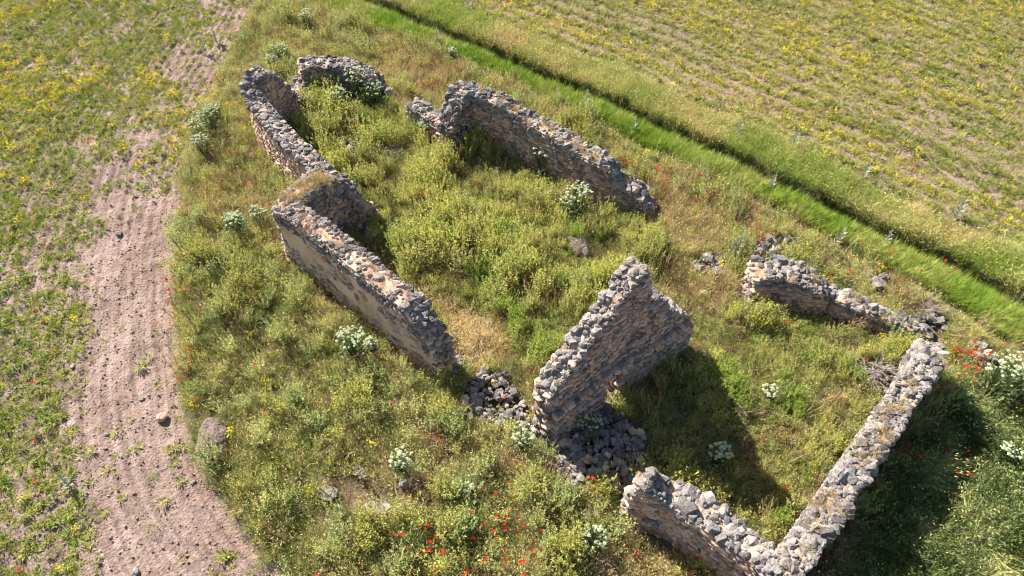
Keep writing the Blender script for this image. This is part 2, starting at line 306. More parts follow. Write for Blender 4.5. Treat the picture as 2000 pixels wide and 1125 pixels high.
def gz(x, y):
    return float(ground_z(np.array([x]), np.array([y]))[0])

def build_ground():
    def axis(a, b, st, far):
        core = np.arange(a, b + st / 2, st); ext = []
        s = st; v = core[-1]
        while v < far[1]: s *= 1.35; v += s; ext.append(v)
        pre = []; s = st; v = core[0]
        while v > far[0]: s *= 1.35; v -= s; pre.append(v)
        return np.array(pre[::-1] + list(core) + ext)
    xs = axis(-24, 33, 0.14, (-600, 600)); xs = np.concatenate([xs[xs < -18], np.arange(-18, -4, .075), xs[xs > -4]]); ys = axis(3, 50, 0.11, (-500, 900))
    X, Y = np.meshgrid(xs, ys); nx, ny = len(xs), len(ys)
    Z = ground_z(X.ravel(), Y.ravel()).reshape(X.shape)
    v = np.stack([X, Y, Z], -1).reshape(-1, 3)
    i = np.arange(ny - 1)[:, None] * nx + np.arange(nx - 1)[None]
    f = np.stack([i, i + 1, i + 1 + nx, i + nx], -1).reshape(-1, 4)
    me = bpy.data.meshes.new('ground')
    me.vertices.add(len(v)); me.vertices.foreach_set('co', v.ravel())
    me.loops.add(f.size); me.loops.foreach_set('vertex_index', f.ravel().astype(np.int32))
    me.polygons.add(len(f)); me.polygons.foreach_set('loop_start', np.arange(0, f.size, 4, dtype=np.int32))
    me.update(); me.validate()
    me.polygons.foreach_set('use_smooth', np.ones(len(f), bool))
    x, y = v[:, 0], v[:, 1]
    dl, al, dn, df, dv, av = zz(x, y)
    soil = np.clip((1 - sstep(-0.1, 0.25, dl + 0.3 * (fbm(x * 2, y * 2, 4) - 0.5))) * (1 - sstep(-0.3, 0.3, dn)) + sstep(-0.2, 0.5, dv), 0, 1)
    a = me.attributes.new('soil', 'FLOAT', 'POINT'); a.data.foreach_set('value', soil.astype(np.float32))
    m, n, l = new_mat('soil_and_turf')
    out = n.new('ShaderNodeOutputMaterial'); b = n.new('ShaderNodeBsdfPrincipled'); l.new(b.outputs[0], out.inputs[0])
    b.inputs['Roughness'].default_value = 0.97; b.inputs['Specular IOR Level'].default_value = 0.08
    geo = n.new('ShaderNodeNewGeometry'); at = n.new('ShaderNodeAttribute'); at.attribute_name = 'soil'
    def noise(sc, det, rough=0.6):
        z = n.new('ShaderNodeTexNoise'); z.inputs['Scale'].default_value = sc; z.inputs['Detail'].default_value = det; z.inputs['Roughness'].default_value = rough
        l.new(geo.outputs['Position'], z.inputs['Vector']); return z.outputs[0]
    r1 = ramp(n, [(0.25, (0.205, 0.14, 0.112)), (0.5, (0.315, 0.228, 0.188)), (0.75, (0.41, 0.312, 0.267))]); l.new(noise(5.0, 10, 0.75), r1.inputs[0])
    r2 = ramp(n, [(0.35, (0.8, 0.77, 0.75)), (0.65, (1.1, 1.1, 1.1))]); l.new(noise(0.45, 3), r2.inputs[0])
    sc = mix_col(n, l, 1.0, r1.outputs[0], r2.outputs[0], 'MULTIPLY')
    fa = n.new('ShaderNodeAttribute'); fa.attribute_name = 'furrow'
    f1 = n.new('ShaderNodeTexNoise'); f1.noise_dimensions = '2D'; f1.inputs['Scale'].default_value = 1.0; f1.inputs['Detail'].default_value = 3
    l.new(fa.outputs['Vector'], f1.inputs['Vector'])
    rf = ramp(n, [(0.36, (0.74, 0.72, 0.70)), (0.52, (1.0, 1.0, 1.0)), (0.66, (1.12, 1.12, 1.12))]); l.new(f1.outputs[0], rf.inputs[0])
    sc = mix_col(n, l, 0.9, sc, rf.outputs[0], 'MULTIPLY')
    lit = n.new('ShaderNodeAttribute'); lit.attribute_name = 'litter'; sc = mix_col(n, l, lit.outputs['Fac'], sc, (0.22, 0.18, 0.09))
    r3 = ramp(n, [(0.3, (0.085, 0.075, 0.035)), (0.5, (0.16, 0.125, 0.07)), (0.7, (0.27, 0.20, 0.125))]); l.new(noise(3.0, 8, 0.7), r3.inputs[0])
    l.new(mix_col(n, l, at.outputs['Fac'], r3.outputs[0], sc), b.inputs['Base Color'])
    vo = n.new('ShaderNodeTexVoronoi'); vo.inputs['Scale'].default_value = 11; l.new(geo.outputs['Position'], vo.inputs['Vector'])
    mm = n.new('ShaderNodeMath'); mm.operation = 'MULTIPLY_ADD'; l.new(noise(13, 8, 0.7), mm.inputs[0]); mm.inputs[1].default_value = 1.6
    iv = n.new('ShaderNodeMath'); iv.operation = 'MULTIPLY'; l.new(vo.outputs['Distance'], iv.inputs[0]); iv.inputs[1].default_value = -0.6; l.new(iv.outputs[0], mm.inputs[2])
    bp = n.new('ShaderNodeBump'); bp.inputs['Strength'].default_value = 0.9; bp.inputs['Distance'].default_value = 0.07
    l.new(mm.outputs[0], bp.inputs['Height']); l.new(bp.outputs[0], b.inputs['Normal'])
    me.materials.append(m)
    wob = .25 * fbm(x * .5, y * .5, 52)
    fu = np.where(dv > -.5, dv, dl) + wob; fl = np.where(dv > -.5, av, al)
    fr = me.attributes.new('furrow', 'FLOAT_VECTOR', 'POINT'); fr.data.foreach_set('vector', np.stack([fu * 6.5, fl * .35, fu * 0], -1).astype(np.float32).ravel())
    lt = me.attributes.new('litter', 'FLOAT', 'POINT'); lt.data.foreach_set('value', (sstep(-.2, .5, dv) * np.clip(.35 + 1.2 * (fbm(x * .9, y * .9, 44) - .35), 0, 1)).astype(np.float32))
    return tag(link('ground', me), kind='structure')
build_ground()

# ------------------------------------------------------------------ stones
def rock_mesh(name, seed, spher=0.55, jit=0.07, chops=5, cut=(0.34, 0.46)):
    """24-face irregular broken stone, about one unit across: rounded block with random planes knocked off"""
    rr = random.Random(seed)
    bm = bmesh.new(); bmesh.ops.create_cube(bm, size=1.0)
    bmesh.ops.subdivide_edges(bm, edges=bm.edges[:], cuts=1, use_grid_fill=True)
    for v in bm.verts:
        d = v.co.normalized() * 0.56
        v.co = v.co.lerp(d, spher) + Vector((rr.uniform(-1, 1), rr.uniform(-1, 1), rr.uniform(-1, 1))) * jit
    for k in range(chops):
        n = Vector((rr.gauss(0, 1), rr.gauss(0, 1), rr.gauss(0, 1))).normalized(); h = rr.uniform(*cut)
        for v in bm.verts:
            e = v.co.dot(n) - h
            if e > 0: v.co -= n * e * 0.9
    bmesh.ops.recalc_face_normals(bm, faces=bm.faces[:])
    me = bpy.data.meshes.new(name); bm.to_mesh(me); bm.free()
    me.materials.append(M['grey'])
    return me

ROCKS_M = [rock_mesh('rubble_stone', 100 + k, random.Random(k).uniform(0.7, 0.95), 0.07 + 0.02 * (k % 3)) for k in range(20)]
SLAB_M = [rock_mesh('flat_stone', 300 + k, 0.4, 0.05, 3, (0.42, 0.5)) for k in range(12)]
ROCK_V = {me.name: (np.array([v.co[:] for v in me.vertices]), [tuple(p.vertices) for p in me.polygons]) for me in ROCKS_M + SLAB_M}

class Stones:
    """collects stones, makes the ones that show largest single parts, joins the rest"""
    def __init__(self): self.l = []
    def add(self, pos, size, rot, mat, slab=False, weight=1.0):
        me = random.choice(SLAB_M if slab else ROCKS_M)
        self.l.append((Vector(pos), size, rot, mat, me, weight))
    def build(self, parent, cap, rest_name='small_stones'):
        base = parent.location.copy()
        cv = Vector((0, 0, CAM_H))
        sc = []
        for s in self.l:
            pos, size = s[0], s[1]
            sc.append(sorted(size)[1] * sorted(size)[2] / (pos - cv).length_squared * s[5])
        order = sorted(range(len(self.l)), key=lambda k: -sc[k])
        for k in order[:cap]:
            pos, size, rot, mat, me, _ = self.l[k]
            o = link('stone', me, parent, pos - base, rot, size)
            o.material_slots[0].link = 'OBJECT'; o.material_slots[0].material = M[mat]
        rest = order[cap:]
        if rest:
            vs, fs, mi, ti = [], [], [], []; keys = list(M.keys()); used = []
            for k in rest:
                pos, size, rot, mat, me, _ = self.l[k]
                co, pf = ROCK_V[me.name]
                mat3 = np.array(Euler(rot).to_matrix())
                w = (co * np.array(size)) @ mat3.T + np.array(pos - base)
                off = sum(len(a) for a in vs) if False else (0 if not vs else offs)
                vs.append(w); fs += [tuple(i + off for i in f) for f in pf]; offs = off + len(w)
                if mat not in used: used.append(mat)
                mi += [used.index(mat)] * len(pf); ti += [random.random()] * len(w)
            me = bpy.data.meshes.new(rest_name); me.from_pydata(np.concatenate(vs).tolist(), [], fs)
            for u in used: me.materials.append(M[u])
            me.polygons.foreach_set('material_index', mi)
            a = me.attributes.new('tint', 'FLOAT', 'POINT'); a.data.foreach_set('value', ti)
            tag(link(rest_name, me, parent), kind='stuff')

def pick(weights):
    r = random.random() * sum(weights.values())
    for k, w in weights.items():
        r -= w
        if r <= 0: return k
    return k

GREY = {'grey': 6, 'pale': 3, 'dark': 1.2, 'warm': .25}
WARM = {'warm': 5, 'pale': 2.0, 'grey': 1.6, 'red': 1.3}

def resample(st, step=0.1):
    st = np.array(st, float)
    d = np.hypot(np.diff(st[:, 0]), np.diff(st[:, 1])); s = np.concatenate([[0], np.cumsum(d)])
    n = max(3, int(s[-1] / step) + 1); t = np.linspace(0, s[-1], n)
    cols = [np.interp(t, s, st[:, k]) for k in range(4)]
    x, y = cols[0].copy(), cols[1].copy()
    for _ in range(3):                                  # ease the corners of the plan
        x[1:-1] = (x[:-2] + 2 * x[1:-1] + x[2:]) / 4; y[1:-1] = (y[:-2] + 2 * y[1:-1] + y[2:]) / 4
    tx = np.gradient(x); ty = np.gradient(y); L = np.hypot(tx, ty); tx /= L; ty /= L
    return dict(s=t, x=x, y=y, z=cols[2], h=cols[3], tx=tx, ty=ty)

TOP_SPOTS = []       # places on wall tops where dry grass has rooted: x, y, z, kind

def build_wall(name, label, st, cap, rag=0.10, course=(0.07, 0.13), width=(0.10, 0.28), slab=0.35,
               upper=GREY, lower=WARM, upper_band=0.45, core='mortar', top_gap=0.1, top_size=(0.12, 0.26),
               plaster=None, plinth=None, door=None, zbase=-0.35, top_grass=None, top_layers=1, face_mats=None, flush=1.0, seed=0):
    random.seed(seed * 31 + 5)
    W = resample(st); S = W['s']; L = S[-1]
    rg = (fbm(S * 2.2, S * 0 + seed * 3.1, 40 + seed) - 0.5) * 2 * rag
    W['z'] = W['z'] + rg * np.clip(W['z'], 0.3, 1)
    root = empty(name, (W['x'][0], W['y'][0], 0)); tag(root, label, 'ruined wall', None, 'thing')
    at = lambda key, s: float(np.interp(s, S, W[key]))
    def half(side, s, z):
        h = at('h', s)
        if plinth and side == plinth[0] and z < plinth[1]: h += plinth[2]
        return h
    def pnt(s, off, z):
        tx, ty = at('tx', s), at('ty', s)
        return (at('x', s) - ty * off, at('y', s) + tx * off, z)
    # --- rubble core
    segs = [(0.0, L, zbase)] if not door else [(0.0, door[0], zbase), (door[0] - .05, door[1] + .05, door[2]), (door[1], L, zbase)]
    verts, faces = [], []
    for (s0, s1, zb) in segs:
        nc = max(3, int((s1 - s0) / 0.12)); K = max(4, int(max(W['z']) / 0.16)); T = 4
        cols = []
        for c in range(nc + 1):
            s = s0 + (s1 - s0) * c / nc; zt = max(at('z', s), zb + 0.12); ring = []
            lv = [zb + (zt - zb) * k / K for k in range(K + 1)]
            if plinth:                                   # a clean ledge
                lv = sorted(lv + [plinth[1] - .01, plinth[1] + .01]); lv = [min(q, zt) for q in lv]
            def nzd(a, b): return (float(fbm(np.array([a * 3.0]), np.array([b * 3.0]), 60 + seed)[0]) - 0.5) * 0.11
            for z in lv: ring.append(pnt(s, -(half(-1, s, z) - .05 + nzd(s, z)), z))
            for k in range(1, T):
                q = -1 + 2 * k / T; ring.append(pnt(s, q * (at('h', s) - .05), zt + nzd(s * 2, q + 9) * 0.9 + .02 * (1 - abs(q))))
            for z in lv[::-1]: ring.append(pnt(s, half(1, s, z) - .05 + nzd(s + 50, z), z))
            cols.append(ring)
        o0 = len(verts); nr = len(cols[0])
        for r in cols: verts += r
        for c in range(nc):
            for k in range(nr - 1):
                a = o0 + c * nr + k; faces.append((a, a + nr, a + nr + 1, a + 1))
            a = o0 + c * nr; faces.append((a + nr - 1, a + 2 * nr - 1, a + nr, a))
        faces.append(tuple(o0 + k for k in range(nr))); faces.append(tuple(o0 + nc * nr + k for k in range(nr))[::-1])
    me = bpy.data.meshes.new('wall_core')
    bx, by = root.location.x, root.location.y
    me.from_pydata([(x - bx, y - by, z) for x, y, z in verts], [], faces)
    me.materials.append(M[core])
    bm = bmesh.new(); bm.from_mesh(me); bmesh.ops.recalc_face_normals(bm, faces=bm.faces[:]); bm.to_mesh(me); bm.free()
    link('wall_core', me, root)
    # --- the stones
    ST = Stones(); cv = Vector((0, 0, CAM_H))
    in_door = lambda s, z, w=0: door and door[0] - w * .3 < s < door[1] + w * .3 and z < door[2]
    for side in (-1, 1):
        z = -0.05; row = 0
        while z < W['z'].max():
            h = random.uniform(*course); s = random.uniform(-0.2, 0.0); row += 1
            while s < L:
                w = random.uniform(*width) * (1.0 if h > .13 else 1.15); sm = s + w / 2; zm = z + h / 2
                s += w
                if not (0 <= sm <= L) or zm + h * .3 > at('z', sm) or in_door(sm, zm, w): continue
                fz = zm + float(fbm(np.array([sm * .8]), np.array([row * .0 + 1.0]), 77)[0]) * 0.3 - .15
                top_d = at('z', sm) - fz
                if plaster and side == plaster[0]:
                    pn = float(fbm(np.array([sm * 1.1]), np.array([zm * 2.2]), 78)[0])
                    if plaster[1] + .5 * (pn - .5) < zm < at('z', sm) - plaster[2] + .9 * (pn - .5) and pn > .47: continue
                mat = pick(upper if top_d < upper_band else lower)
                if face_mats and side == face_mats[0] and top_d > upper_band: mat = pick(face_mats[1])
                off = half(side, sm, zm) - .10 + random.uniform(-.012, .025) * flush
                p = pnt(sm, side * off, zm)
                az = math.atan2(at('ty', sm), at('tx', sm))
                nrm = Vector((-at('ty', sm) * side, at('tx', sm) * side, 0.25)); wgt = max(0.12, nrm.dot((cv - Vector(p)).normalized()))
                if zm < .35: wgt *= .35
                ST.add(p, (w * random.uniform(.95, 1.12), random.uniform(.17, .25), h * random.uniform(.95, 1.2)),
                       (random.uniform(-.08, .08), random.uniform(-.06, .06), az + random.uniform(-.07, .07)), mat, random.random() < slab, wgt)
            z += h
    # tops: walk along the broken crest by its own length
    dz = np.diff(W['z']); ds = np.hypot(np.diff(S), dz); cs = np.concatenate([[0], np.cumsum(ds)])
    for layer in range(top_layers):
        c = random.uniform(0, .1)
        while c < cs[-1]:
            s = float(np.interp(c, cs, S)); hw = at('h', s); step = random.uniform(top_size[0] * .8, top_size[1]) * .6
            q = -hw + random.uniform(0, .06)
            while q < hw:
                sz = top_size[0] * .7 + (top_size[1] * 1.12 - top_size[0] * .7) * random.random() ** 1.9
                if random.random() < .07: sz *= 1.45
                edge = abs(q + sz / 2) > hw - .2
                steep = abs(at('z', min(s + .12, L)) - at('z', max(s - .12, 0))) > .09
                if random.random() > (.06 if steep else (top_gap if not edge else top_gap * .25)):
                    ss = min(max(s + random.uniform(-.05, .05), 0), L); zt = at('z', ss)
                    if zt > .12:
                        off = min(max(q + sz / 2, -hw + .03), hw - .03)
                        p = pnt(ss, off, zt - sz * .12 + layer * random.uniform(.05, .14) + random.uniform(-.03, .05))
                        mat = pick(upper)
                        ST.add(p, (sz * random.uniform(.85, 1.25), sz * random.uniform(.75, 1.1), sz * random.uniform(.6, .95)),
                               (random.uniform(-.5, .5), random.uniform(-.5, .5), random.uniform(0, 6.3)), mat, random.random() < .25, 1.0)
                elif top_grass and not steep and random.random() < top_grass[1]:
                    TOP_SPOTS.append(pnt(s, min(max(q + sz / 2, -hw + .1), hw - .1), at('z', s) + .0) + (top_grass[0],))
                q += sz * .78
            c += step
    # ends and door jambs
    ends = [(0.0, -1), (L, 1)]
    for s, sg in ends:
        z = 0.0
        while z < at('z', s) - .05:
            h = random.uniform(*course) * 1.1; q = -at('h', s)
            while q < at('h', s):
                w = random.uniform(.18, .32)
                p = pnt(s, min(q + w / 2, at('h', s) - .05), z + h / 2)
                p = (p[0] + sg * at('tx', s) * random.uniform(-.02, .1), p[1] + sg * at('ty', s) * random.uniform(-.02, .1), p[2])
                ST.add(p, (random.uniform(.2, .32), w, h), (random.uniform(-.25, .25), random.uniform(-.25, .25), math.atan2(at('ty', s), at('tx', s)) + random.uniform(-.3, .3)), pick(lower), False, .6)
                q += w
            z += h
    if door:
        for s, sg in ((door[0], 1), (door[1], -1)):
            z = 0.0
            while z < door[2]:
                h = random.uniform(.12, .2); q = -half(-1, s, z)
                while q < half(1, s, z):
                    w = random.uniform(.18, .3); p = pnt(s + sg * random.uniform(-.02, .07), min(q + w / 2, half(1, s, z) - .05), z + h / 2)
                    ST.add(p, (random.uniform(.2, .3), w, h), (random.uniform(-.2, .2), random.uniform(-.2, .2), math.atan2(at('ty', s), at('tx', s))), pick({'warm': 4, 'red': 2, 'pale': 1}), False, .8)
                    q += w
                z += h
        s = door[0]
        while s < door[1]:
            for q in (-.15, .12):
                p = pnt(s + .1, q, door[2] - .02); ST.add(p, (.24, .26, .14), (0.1, 0.1, math.atan2(at('ty', s), at('tx', s))), pick(lower), True, .4)
            s += .22
    ST.build(root, cap)
    return root

# ------------------------------------------------------------------ the ruined church, wall by wall
SHADE = {'grey': 5, 'pale': 2, 'warm': 3, 'red': 1.6, 'dark': 1.5}
build_wall('nave_wall', 'long tall plastered wall on the left with dry red-brown grass along its top', W_NAVE_L, 300,
           core='plaster', face_mats=(-1, {'warm': 6, 'pale': 1.5, 'red': .6, 'grey': .5}), plaster=(-1, 0.35, 0.55, .86), upper_band=.5, top_gap=.62, top_grass=('rust', .95), rag=.06, top_size=(.11, .22), seed=1)
build_wall('cross_wall', 'stub wall with tan grass on top, standing across the left nave wall', W_STUB_L, 260,
           upper=GREY, lower={'grey': 3, 'warm': 3, 'pale': 1.5, 'red': .6}, upper_band=.7, top_gap=.45, top_grass=('tan', 1.0), seed=2)
build_wall('apse_wall', 'curved wall of the apse with a high broken tip and orange outer face', W_APSE_L, 300,
           upper_band=.3, face_mats=(1, {'warm': 7, 'red': 1.2, 'pale': .8}), lower={'warm': 6, 'red': 1.6, 'pale': 1.5, 'grey': .6}, top_gap=.22, top_size=(.11, .24), top_layers=1, seed=3)
build_wall('apse_wall', 'rounded rubble fragment at the back of the apse, behind white flowering plants', W_APSE_BACK, 220,
           top_gap=.12, top_size=(.12, .26), upper_band=.9, top_layers=1, seed=4)
build_wall('low_wall', 'knee-high rubble remnant between the apse tip and the rounded back fragment', W_APSE_LOW, 60, top_gap=.2, lower={'warm': 4, 'red': 2, 'dark': 2}, seed=5)
build_wall('chancel_wall', 'short low wall left of the right shoulder wall, beside the dry grass', W_PRESB_R, 110, top_gap=.35, top_size=(.12, .24), upper_band=.2, seed=6)
build_wall('shoulder_wall', 'rough rubble shoulder at the upper end of the right nave wall', W_SHOULDER_R, 200,
           lower={'grey': 4, 'warm': 2, 'dark': 1}, upper_band=.8, top_gap=.08, top_size=(.13, .27), top_layers=1, seed=7)
build_wall('nave_wall', 'long right nave wall stepping down to a notch and a low broken end', W_NAVE_R, 300,
           upper_band=.35, lower={'warm': 5, 'pale': 1.6, 'red': 1.6, 'grey': 1}, top_gap=.4, top_grass=('tan', .25), top_size=(.13, .27), rag=.13, seed=8)
build_wall('gable_wall', 'tall gable wall with a doorway, highest wall of the ruin', W_GABLE, 300,
           course=(.055, .11), width=(.1, .28), slab=.5, flush=.4, upper={'pale': 5, 'grey': 3, 'warm': .8}, upper_band=.22, lower=SHADE, face_mats=(-1, {'grey': 1.2, 'warm': 5.5, 'red': .8, 'dark': .2, 'pale': 4}),
           core='mortar_grey', top_gap=.55, top_size=(.12, .27), plinth=(-1, 1.45, .2), door=DOOR, top_grass=('pale', .8), rag=.08, seed=9)
build_wall('narthex_wall', 'low thick wall block with a thinning tail, beyond the narthex floor', W_NARTH_N, 280,
           upper_band=.3, lower={'warm': 6, 'pale': 2, 'red': 1, 'grey': .6}, top_gap=.3, top_grass=('pale', .3), top_size=(.14, .3), rag=.1, seed=10)
build_wall('end_wall', 'straight right end wall of the narthex with a jumbled grey crest', W_NARTH_E, 300,
           upper={'grey': 5, 'pale': 4, 'dark': .8, 'warm': .15}, upper_band=.5, lower={'grey': 3, 'warm': 2, 'dark': 2, 'pale': 1}, top_gap=.1, top_grass=('tan', .6), top_size=(.09, .26), top_layers=1, rag=.12, seed=11)
build_wall('narthex_wall', 'pinkish wall at the bottom running from a pale knob to the corner', W_NARTH_S, 300,
           upper={'pale': 4, 'grey': 5, 'dark': .6, 'warm': .2}, upper_band=.16, face_mats=(-1, {'warm': 7, 'pale': 1.2, 'red': .8}), lower={'warm': 6, 'pale': 3, 'red': 1}, top_gap=.1, top_size=(.09, .25), top_layers=1, rag=.08, seed=12)

# ------------------------------------------------------------------ fallen stones
def rand_in(poly):
    xs = [p[0] for p in poly]; ys = [p[1] for p in poly]
    while True:
        x, y = random.uniform(min(xs), max(xs)), random.uniform(min(ys), max(ys))
        if inside(np.array([x]), np.array([y]), poly)[0]: return x, y

PILE_INFO = dict(
    gap='rubble heap between the plastered wall end and the gable wall',
    shade='large dark rubble heap in the shadow below the gable doorway',
    line='row of pale stones along the lit edge of the shaded rubble',
    mid='small cluster of pale blocks in grass right of the gable top',
    block='loose dark stones at the upper end of the thick narthex block',
    corner='stone heap beside poppies beyond the corner of the end wall',
    narthn='stones strewn beside dead brush behind the low narthex wall tail',
    boulder='lone boulder pile in the meadow behind the narthex block',
    apse='few grey stones among weeds at the mouth of the apse',
    inner='stones under dead branches against the inside of the end wall',
    wallend='stones fallen at the broken near end of the plastered wall',
    shadestub='few stones lying in the shadow of the stub cross wall')
random.seed(99)
for key, (poly, n, hh, s0, s1) in PILES.items():
    cx = sum(p[0] for p in poly) / len(poly); cy = sum(p[1] for p in poly) / len(poly)
    root = empty('rubble_heap', (cx, cy, 0)); tag(root, PILE_INFO[key], 'rubble')
    rad = max(math.hypot(p[0] - cx, p[1] - cy) for p in poly); ST = Stones()
    for k in range(n):
        x, y = rand_in(poly); sz = s0 + (s1 * 1.15 - s0) * random.random() ** 2.0
        lift = hh * max(0, 1 - math.hypot(x - cx, y - cy) / rad) * random.uniform(.3, 1)
        if k == 0 and key == 'boulder': x, y, sz, lift = cx, cy, .46, 0
        ST.add((x, y, gz(x, y) + .02 + lift + sz * .16), (sz * random.uniform(.9, 1.3), sz, sz * random.uniform(.65, .95)),
               (random.uniform(-.6, .6), random.uniform(-.6, .6), random.uniform(0, 6.3)), pick({'grey': 5, 'pale': 3, 'dark': 1.6, 'warm': 1.2}), random.random() < .2)
    ST.build(root, 250)

ROCK_INFO = ['white stone lying alone in the left field', 'small pale stone on the soil at the left edge of the track', 'pinkish boulder on the soil near the meadow edge',
             'flat pale stone on the bare soil track', 'small whitish stone left of the soil track centre', 'pale stone in weeds at the lower left', 'whitish stone at the bottom of the soil track',
             'small stone on soil beside the lower meadow edge', 'small stone in the middle of the soil track', 'long flat white rock in the bare patch of the lower meadow', 'broad flat white rock in the bare patch of the lower meadow',
             'grey rock with dark shadow in the lower meadow', 'broken piece beside the broad flat white rock', 'pale stone in weeds below the shaded rubble', 'pale stone below another, nearest the pinkish wall end',
             'upright block standing between apse and chancel wall', 'stone in grass behind the white flowering plants of the apse', 'rounded stone lying in the notch of the right nave wall',
             'pale slab lying outside the curved apse wall', 'second slab touching the outside of the apse wall', 'reddish stone in dry weeds inside the end wall', 'stone in grass right of the gable far end',
             'stone among weeds above the gable top', 'small stone in weeds in the middle of the nave']
for k, (x, y, s) in enumerate(ROCKS):
    random.seed(500 + k)
    flat = k in (3, 9, 10, 12, 18, 19)
    o = link('fallen_stone', random.choice(SLAB_M if flat else ROCKS_M), None, (x, y, gz(x, y) + s * (.03 if flat else .16) + (.06 if k > 8 else 0)),
             (random.uniform(-.2, .2), random.uniform(-.2, .2), random.uniform(0, 6.3)), (s * .95, s * .7, s * (.16 if flat else (1.3 if k == 15 else .55))))
    o.material_slots[0].link = 'OBJECT'; o.material_slots[0].material = M['grey' if k in (11, 15, 16, 17, 22) else ('warm' if k in (2, 20) else 'pale')]
    tag(o, ROCK_INFO[k], 'stone')

for k, (x, y, s) in enumerate(MOUNDS):
    bm = bmesh.new(); bmesh.ops.create_icosphere(bm, subdivisions=4, radius=1.0)
    for v in bm.verts:
        nz = float(fbm(np.array([v.co.x * 3 + k * 9]), np.array([v.co.y * 3 + v.co.z]), 31)[0])
        v.co = Vector((v.co.x * s * .9 * (.8 + .4 * nz), v.co.y * s * 1.6 * (.8 + .4 * nz), v.co.z * s * .55 * (.6 + .8 * nz)))
    me = bpy.data.meshes.new('earth_mound'); bm.to_mesh(me); bm.free(); me.materials.append(M['humus'])
    for p in me.polygons: p.use_smooth = True
    o = link('earth_mound', me, None, (x, y, gz(x, y) + .12), (0, 0, .3))
    tag(o, ['bare brown heap of dug earth at the left meadow edge', 'bare brown patch of dug earth inside the nave'][k], 'earth mound')

# ------------------------------------------------------------------ plants: small builders
class MB:
    def __init__(self): self.v = []; self.f = []; self.lv = []; self.mi = []
    def quad(self, pts, lv, mi=0):
        o = len(self.v); self.v += [tuple(p) for p in pts]; self.lv += [lv] * len(pts); self.f.append(tuple(range(o, o + len(pts)))); self.mi.append(mi)
    def leaf(self, p, d, up, L, w, lv, mi=0):
        """kite-shaped leaf from p along d"""
        d = d.normalized(); sd = d.cross(up)
        if sd.length < 1e-3: sd = d.cross(Vector((1, 0, 0)))
        sd.normalize()
        self.quad([p, p + d * L * .45 + sd * w / 2, p + d * L, p + d * L * .45 - sd * w / 2], lv, mi)
    def blade(self, p, az, L, lean, w, lv, mi=0, bend=1.0):
        """grass blade bending over in two pieces"""
        h = Vector((math.cos(az), math.sin(az), 0)); sd = Vector((-h.y, h.x, 0)) * w / 2
        a = p + Vector((0, 0, L * .55 * math.cos(lean))) + h * L * .55 * math.sin(lean)
        l2 = min(lean + .5 * bend, 1.5); b = a + Vector((0, 0, L * .45 * math.cos(l2))) + h * L * .45 * math.sin(l2)
        self.quad([p - sd, p + sd, a + sd * .8, a - sd * .8], lv, mi); self.quad([a - sd * .8, a + sd * .8, b], lv, mi)
        return b
    def tube(self, a, b, r0, r1, lv=.5, mi=0):
        d = (b - a).normalized(); u = d.orthogonal().normalized(); w = d.cross(u)
        ra = [a + (u * math.cos(t) + w * math.sin(t)) * r0 for t in (0, 2.09, 4.19)]; rb = [b + (u * math.cos(t) + w * math.sin(t)) * r1 for t in (0, 2.09, 4.19)]
        for k in range(3): self.quad([ra[k], ra[(k + 1) % 3], rb[(k + 1) % 3], rb[k]], lv, mi)
    def mesh(self, name, mats):
        me = bpy.data.meshes.new(name); me.from_pydata(self.v, [], self.f)
        for m in mats: me.materials.append(M[m])
        me.polygons.foreach_set('material_index', self.mi)
        a = me.attributes.new('lv', 'FLOAT', 'POINT'); a.data.foreach_set('value', self.lv)
        return me

U = random.uniform
def rdir(zmin=-.2, zmax=1.0):
    a = U(0, 6.283); z = U(zmin, zmax); r = math.sqrt(max(0, 1 - z * z)); return Vector((r * math.cos(a), r * math.sin(a), z))

def p_mustard(s):
    """upright branching weed, leafy spikes with fresh tips"""
    random.seed(s); b = MB()
    for k in range(17):
        a = U(0, 6.283); r = U(0, .15); p = Vector((r * math.cos(a), r * math.sin(a), 0)); ln = U(.02, .38); H = U(.5, 1.0)
        d = Vector((math.cos(a) * math.sin(ln), math.sin(a) * math.sin(ln), math.cos(ln)))
        q = p + d * H; sd = d.cross(rdir()).normalized() * .006
        b.quad([p - sd, p + sd, q + sd * .5, q - sd * .5], .3)
        for j in range(12):
            t = .22 + .75 * j / 11; bp = p + d * H * t
            b.leaf(bp, rdir(-.1, .7), Vector((0, 0, 1)), U(.055, .12) * (1.25 - .6 * t), U(.018, .034), U(0, 1) * .8 + .2 * t)
        for j in range(2): b.leaf(q - d * .06, (d + rdir() * .4), rdir(), U(.08, .14), .03, U(.8, 1.0))
    return b.mesh('spiky_weed', ['leaf'])

def p_bush(s):
    """rounded leafy weed clump"""
    random.seed(s); b = MB(); R0 = U(.26, .34); H = U(.36, .5)
    for k in range(190):
        d = rdir(0.0, 1.0); rr = U(.45, 1.0) ** .6
        p = Vector((d.x * R0 * rr, d.y * R0 * rr, d.z * H * rr + .02))
        b.leaf(p, d + rdir(-.6, .8) * .9, rdir(), U(.045, .10), U(.016, .032), U(0, 1))
    return b.mesh('leafy_clump', ['leaf'])

def p_grass(s):
    random.seed(s); b = MB(); lean0 = U(0, 6.28)
    for k in range(36):
        a = U(0, 6.283); r = U(0, .14); p = Vector((r * math.cos(a), r * math.sin(a), 0))
        b.blade(p, a + U(-.6, .6), U(.35, .75), U(.05, .5), U(.010, .018), U(0, 1))
    return b.mesh('grass_tuft', ['leaf'])

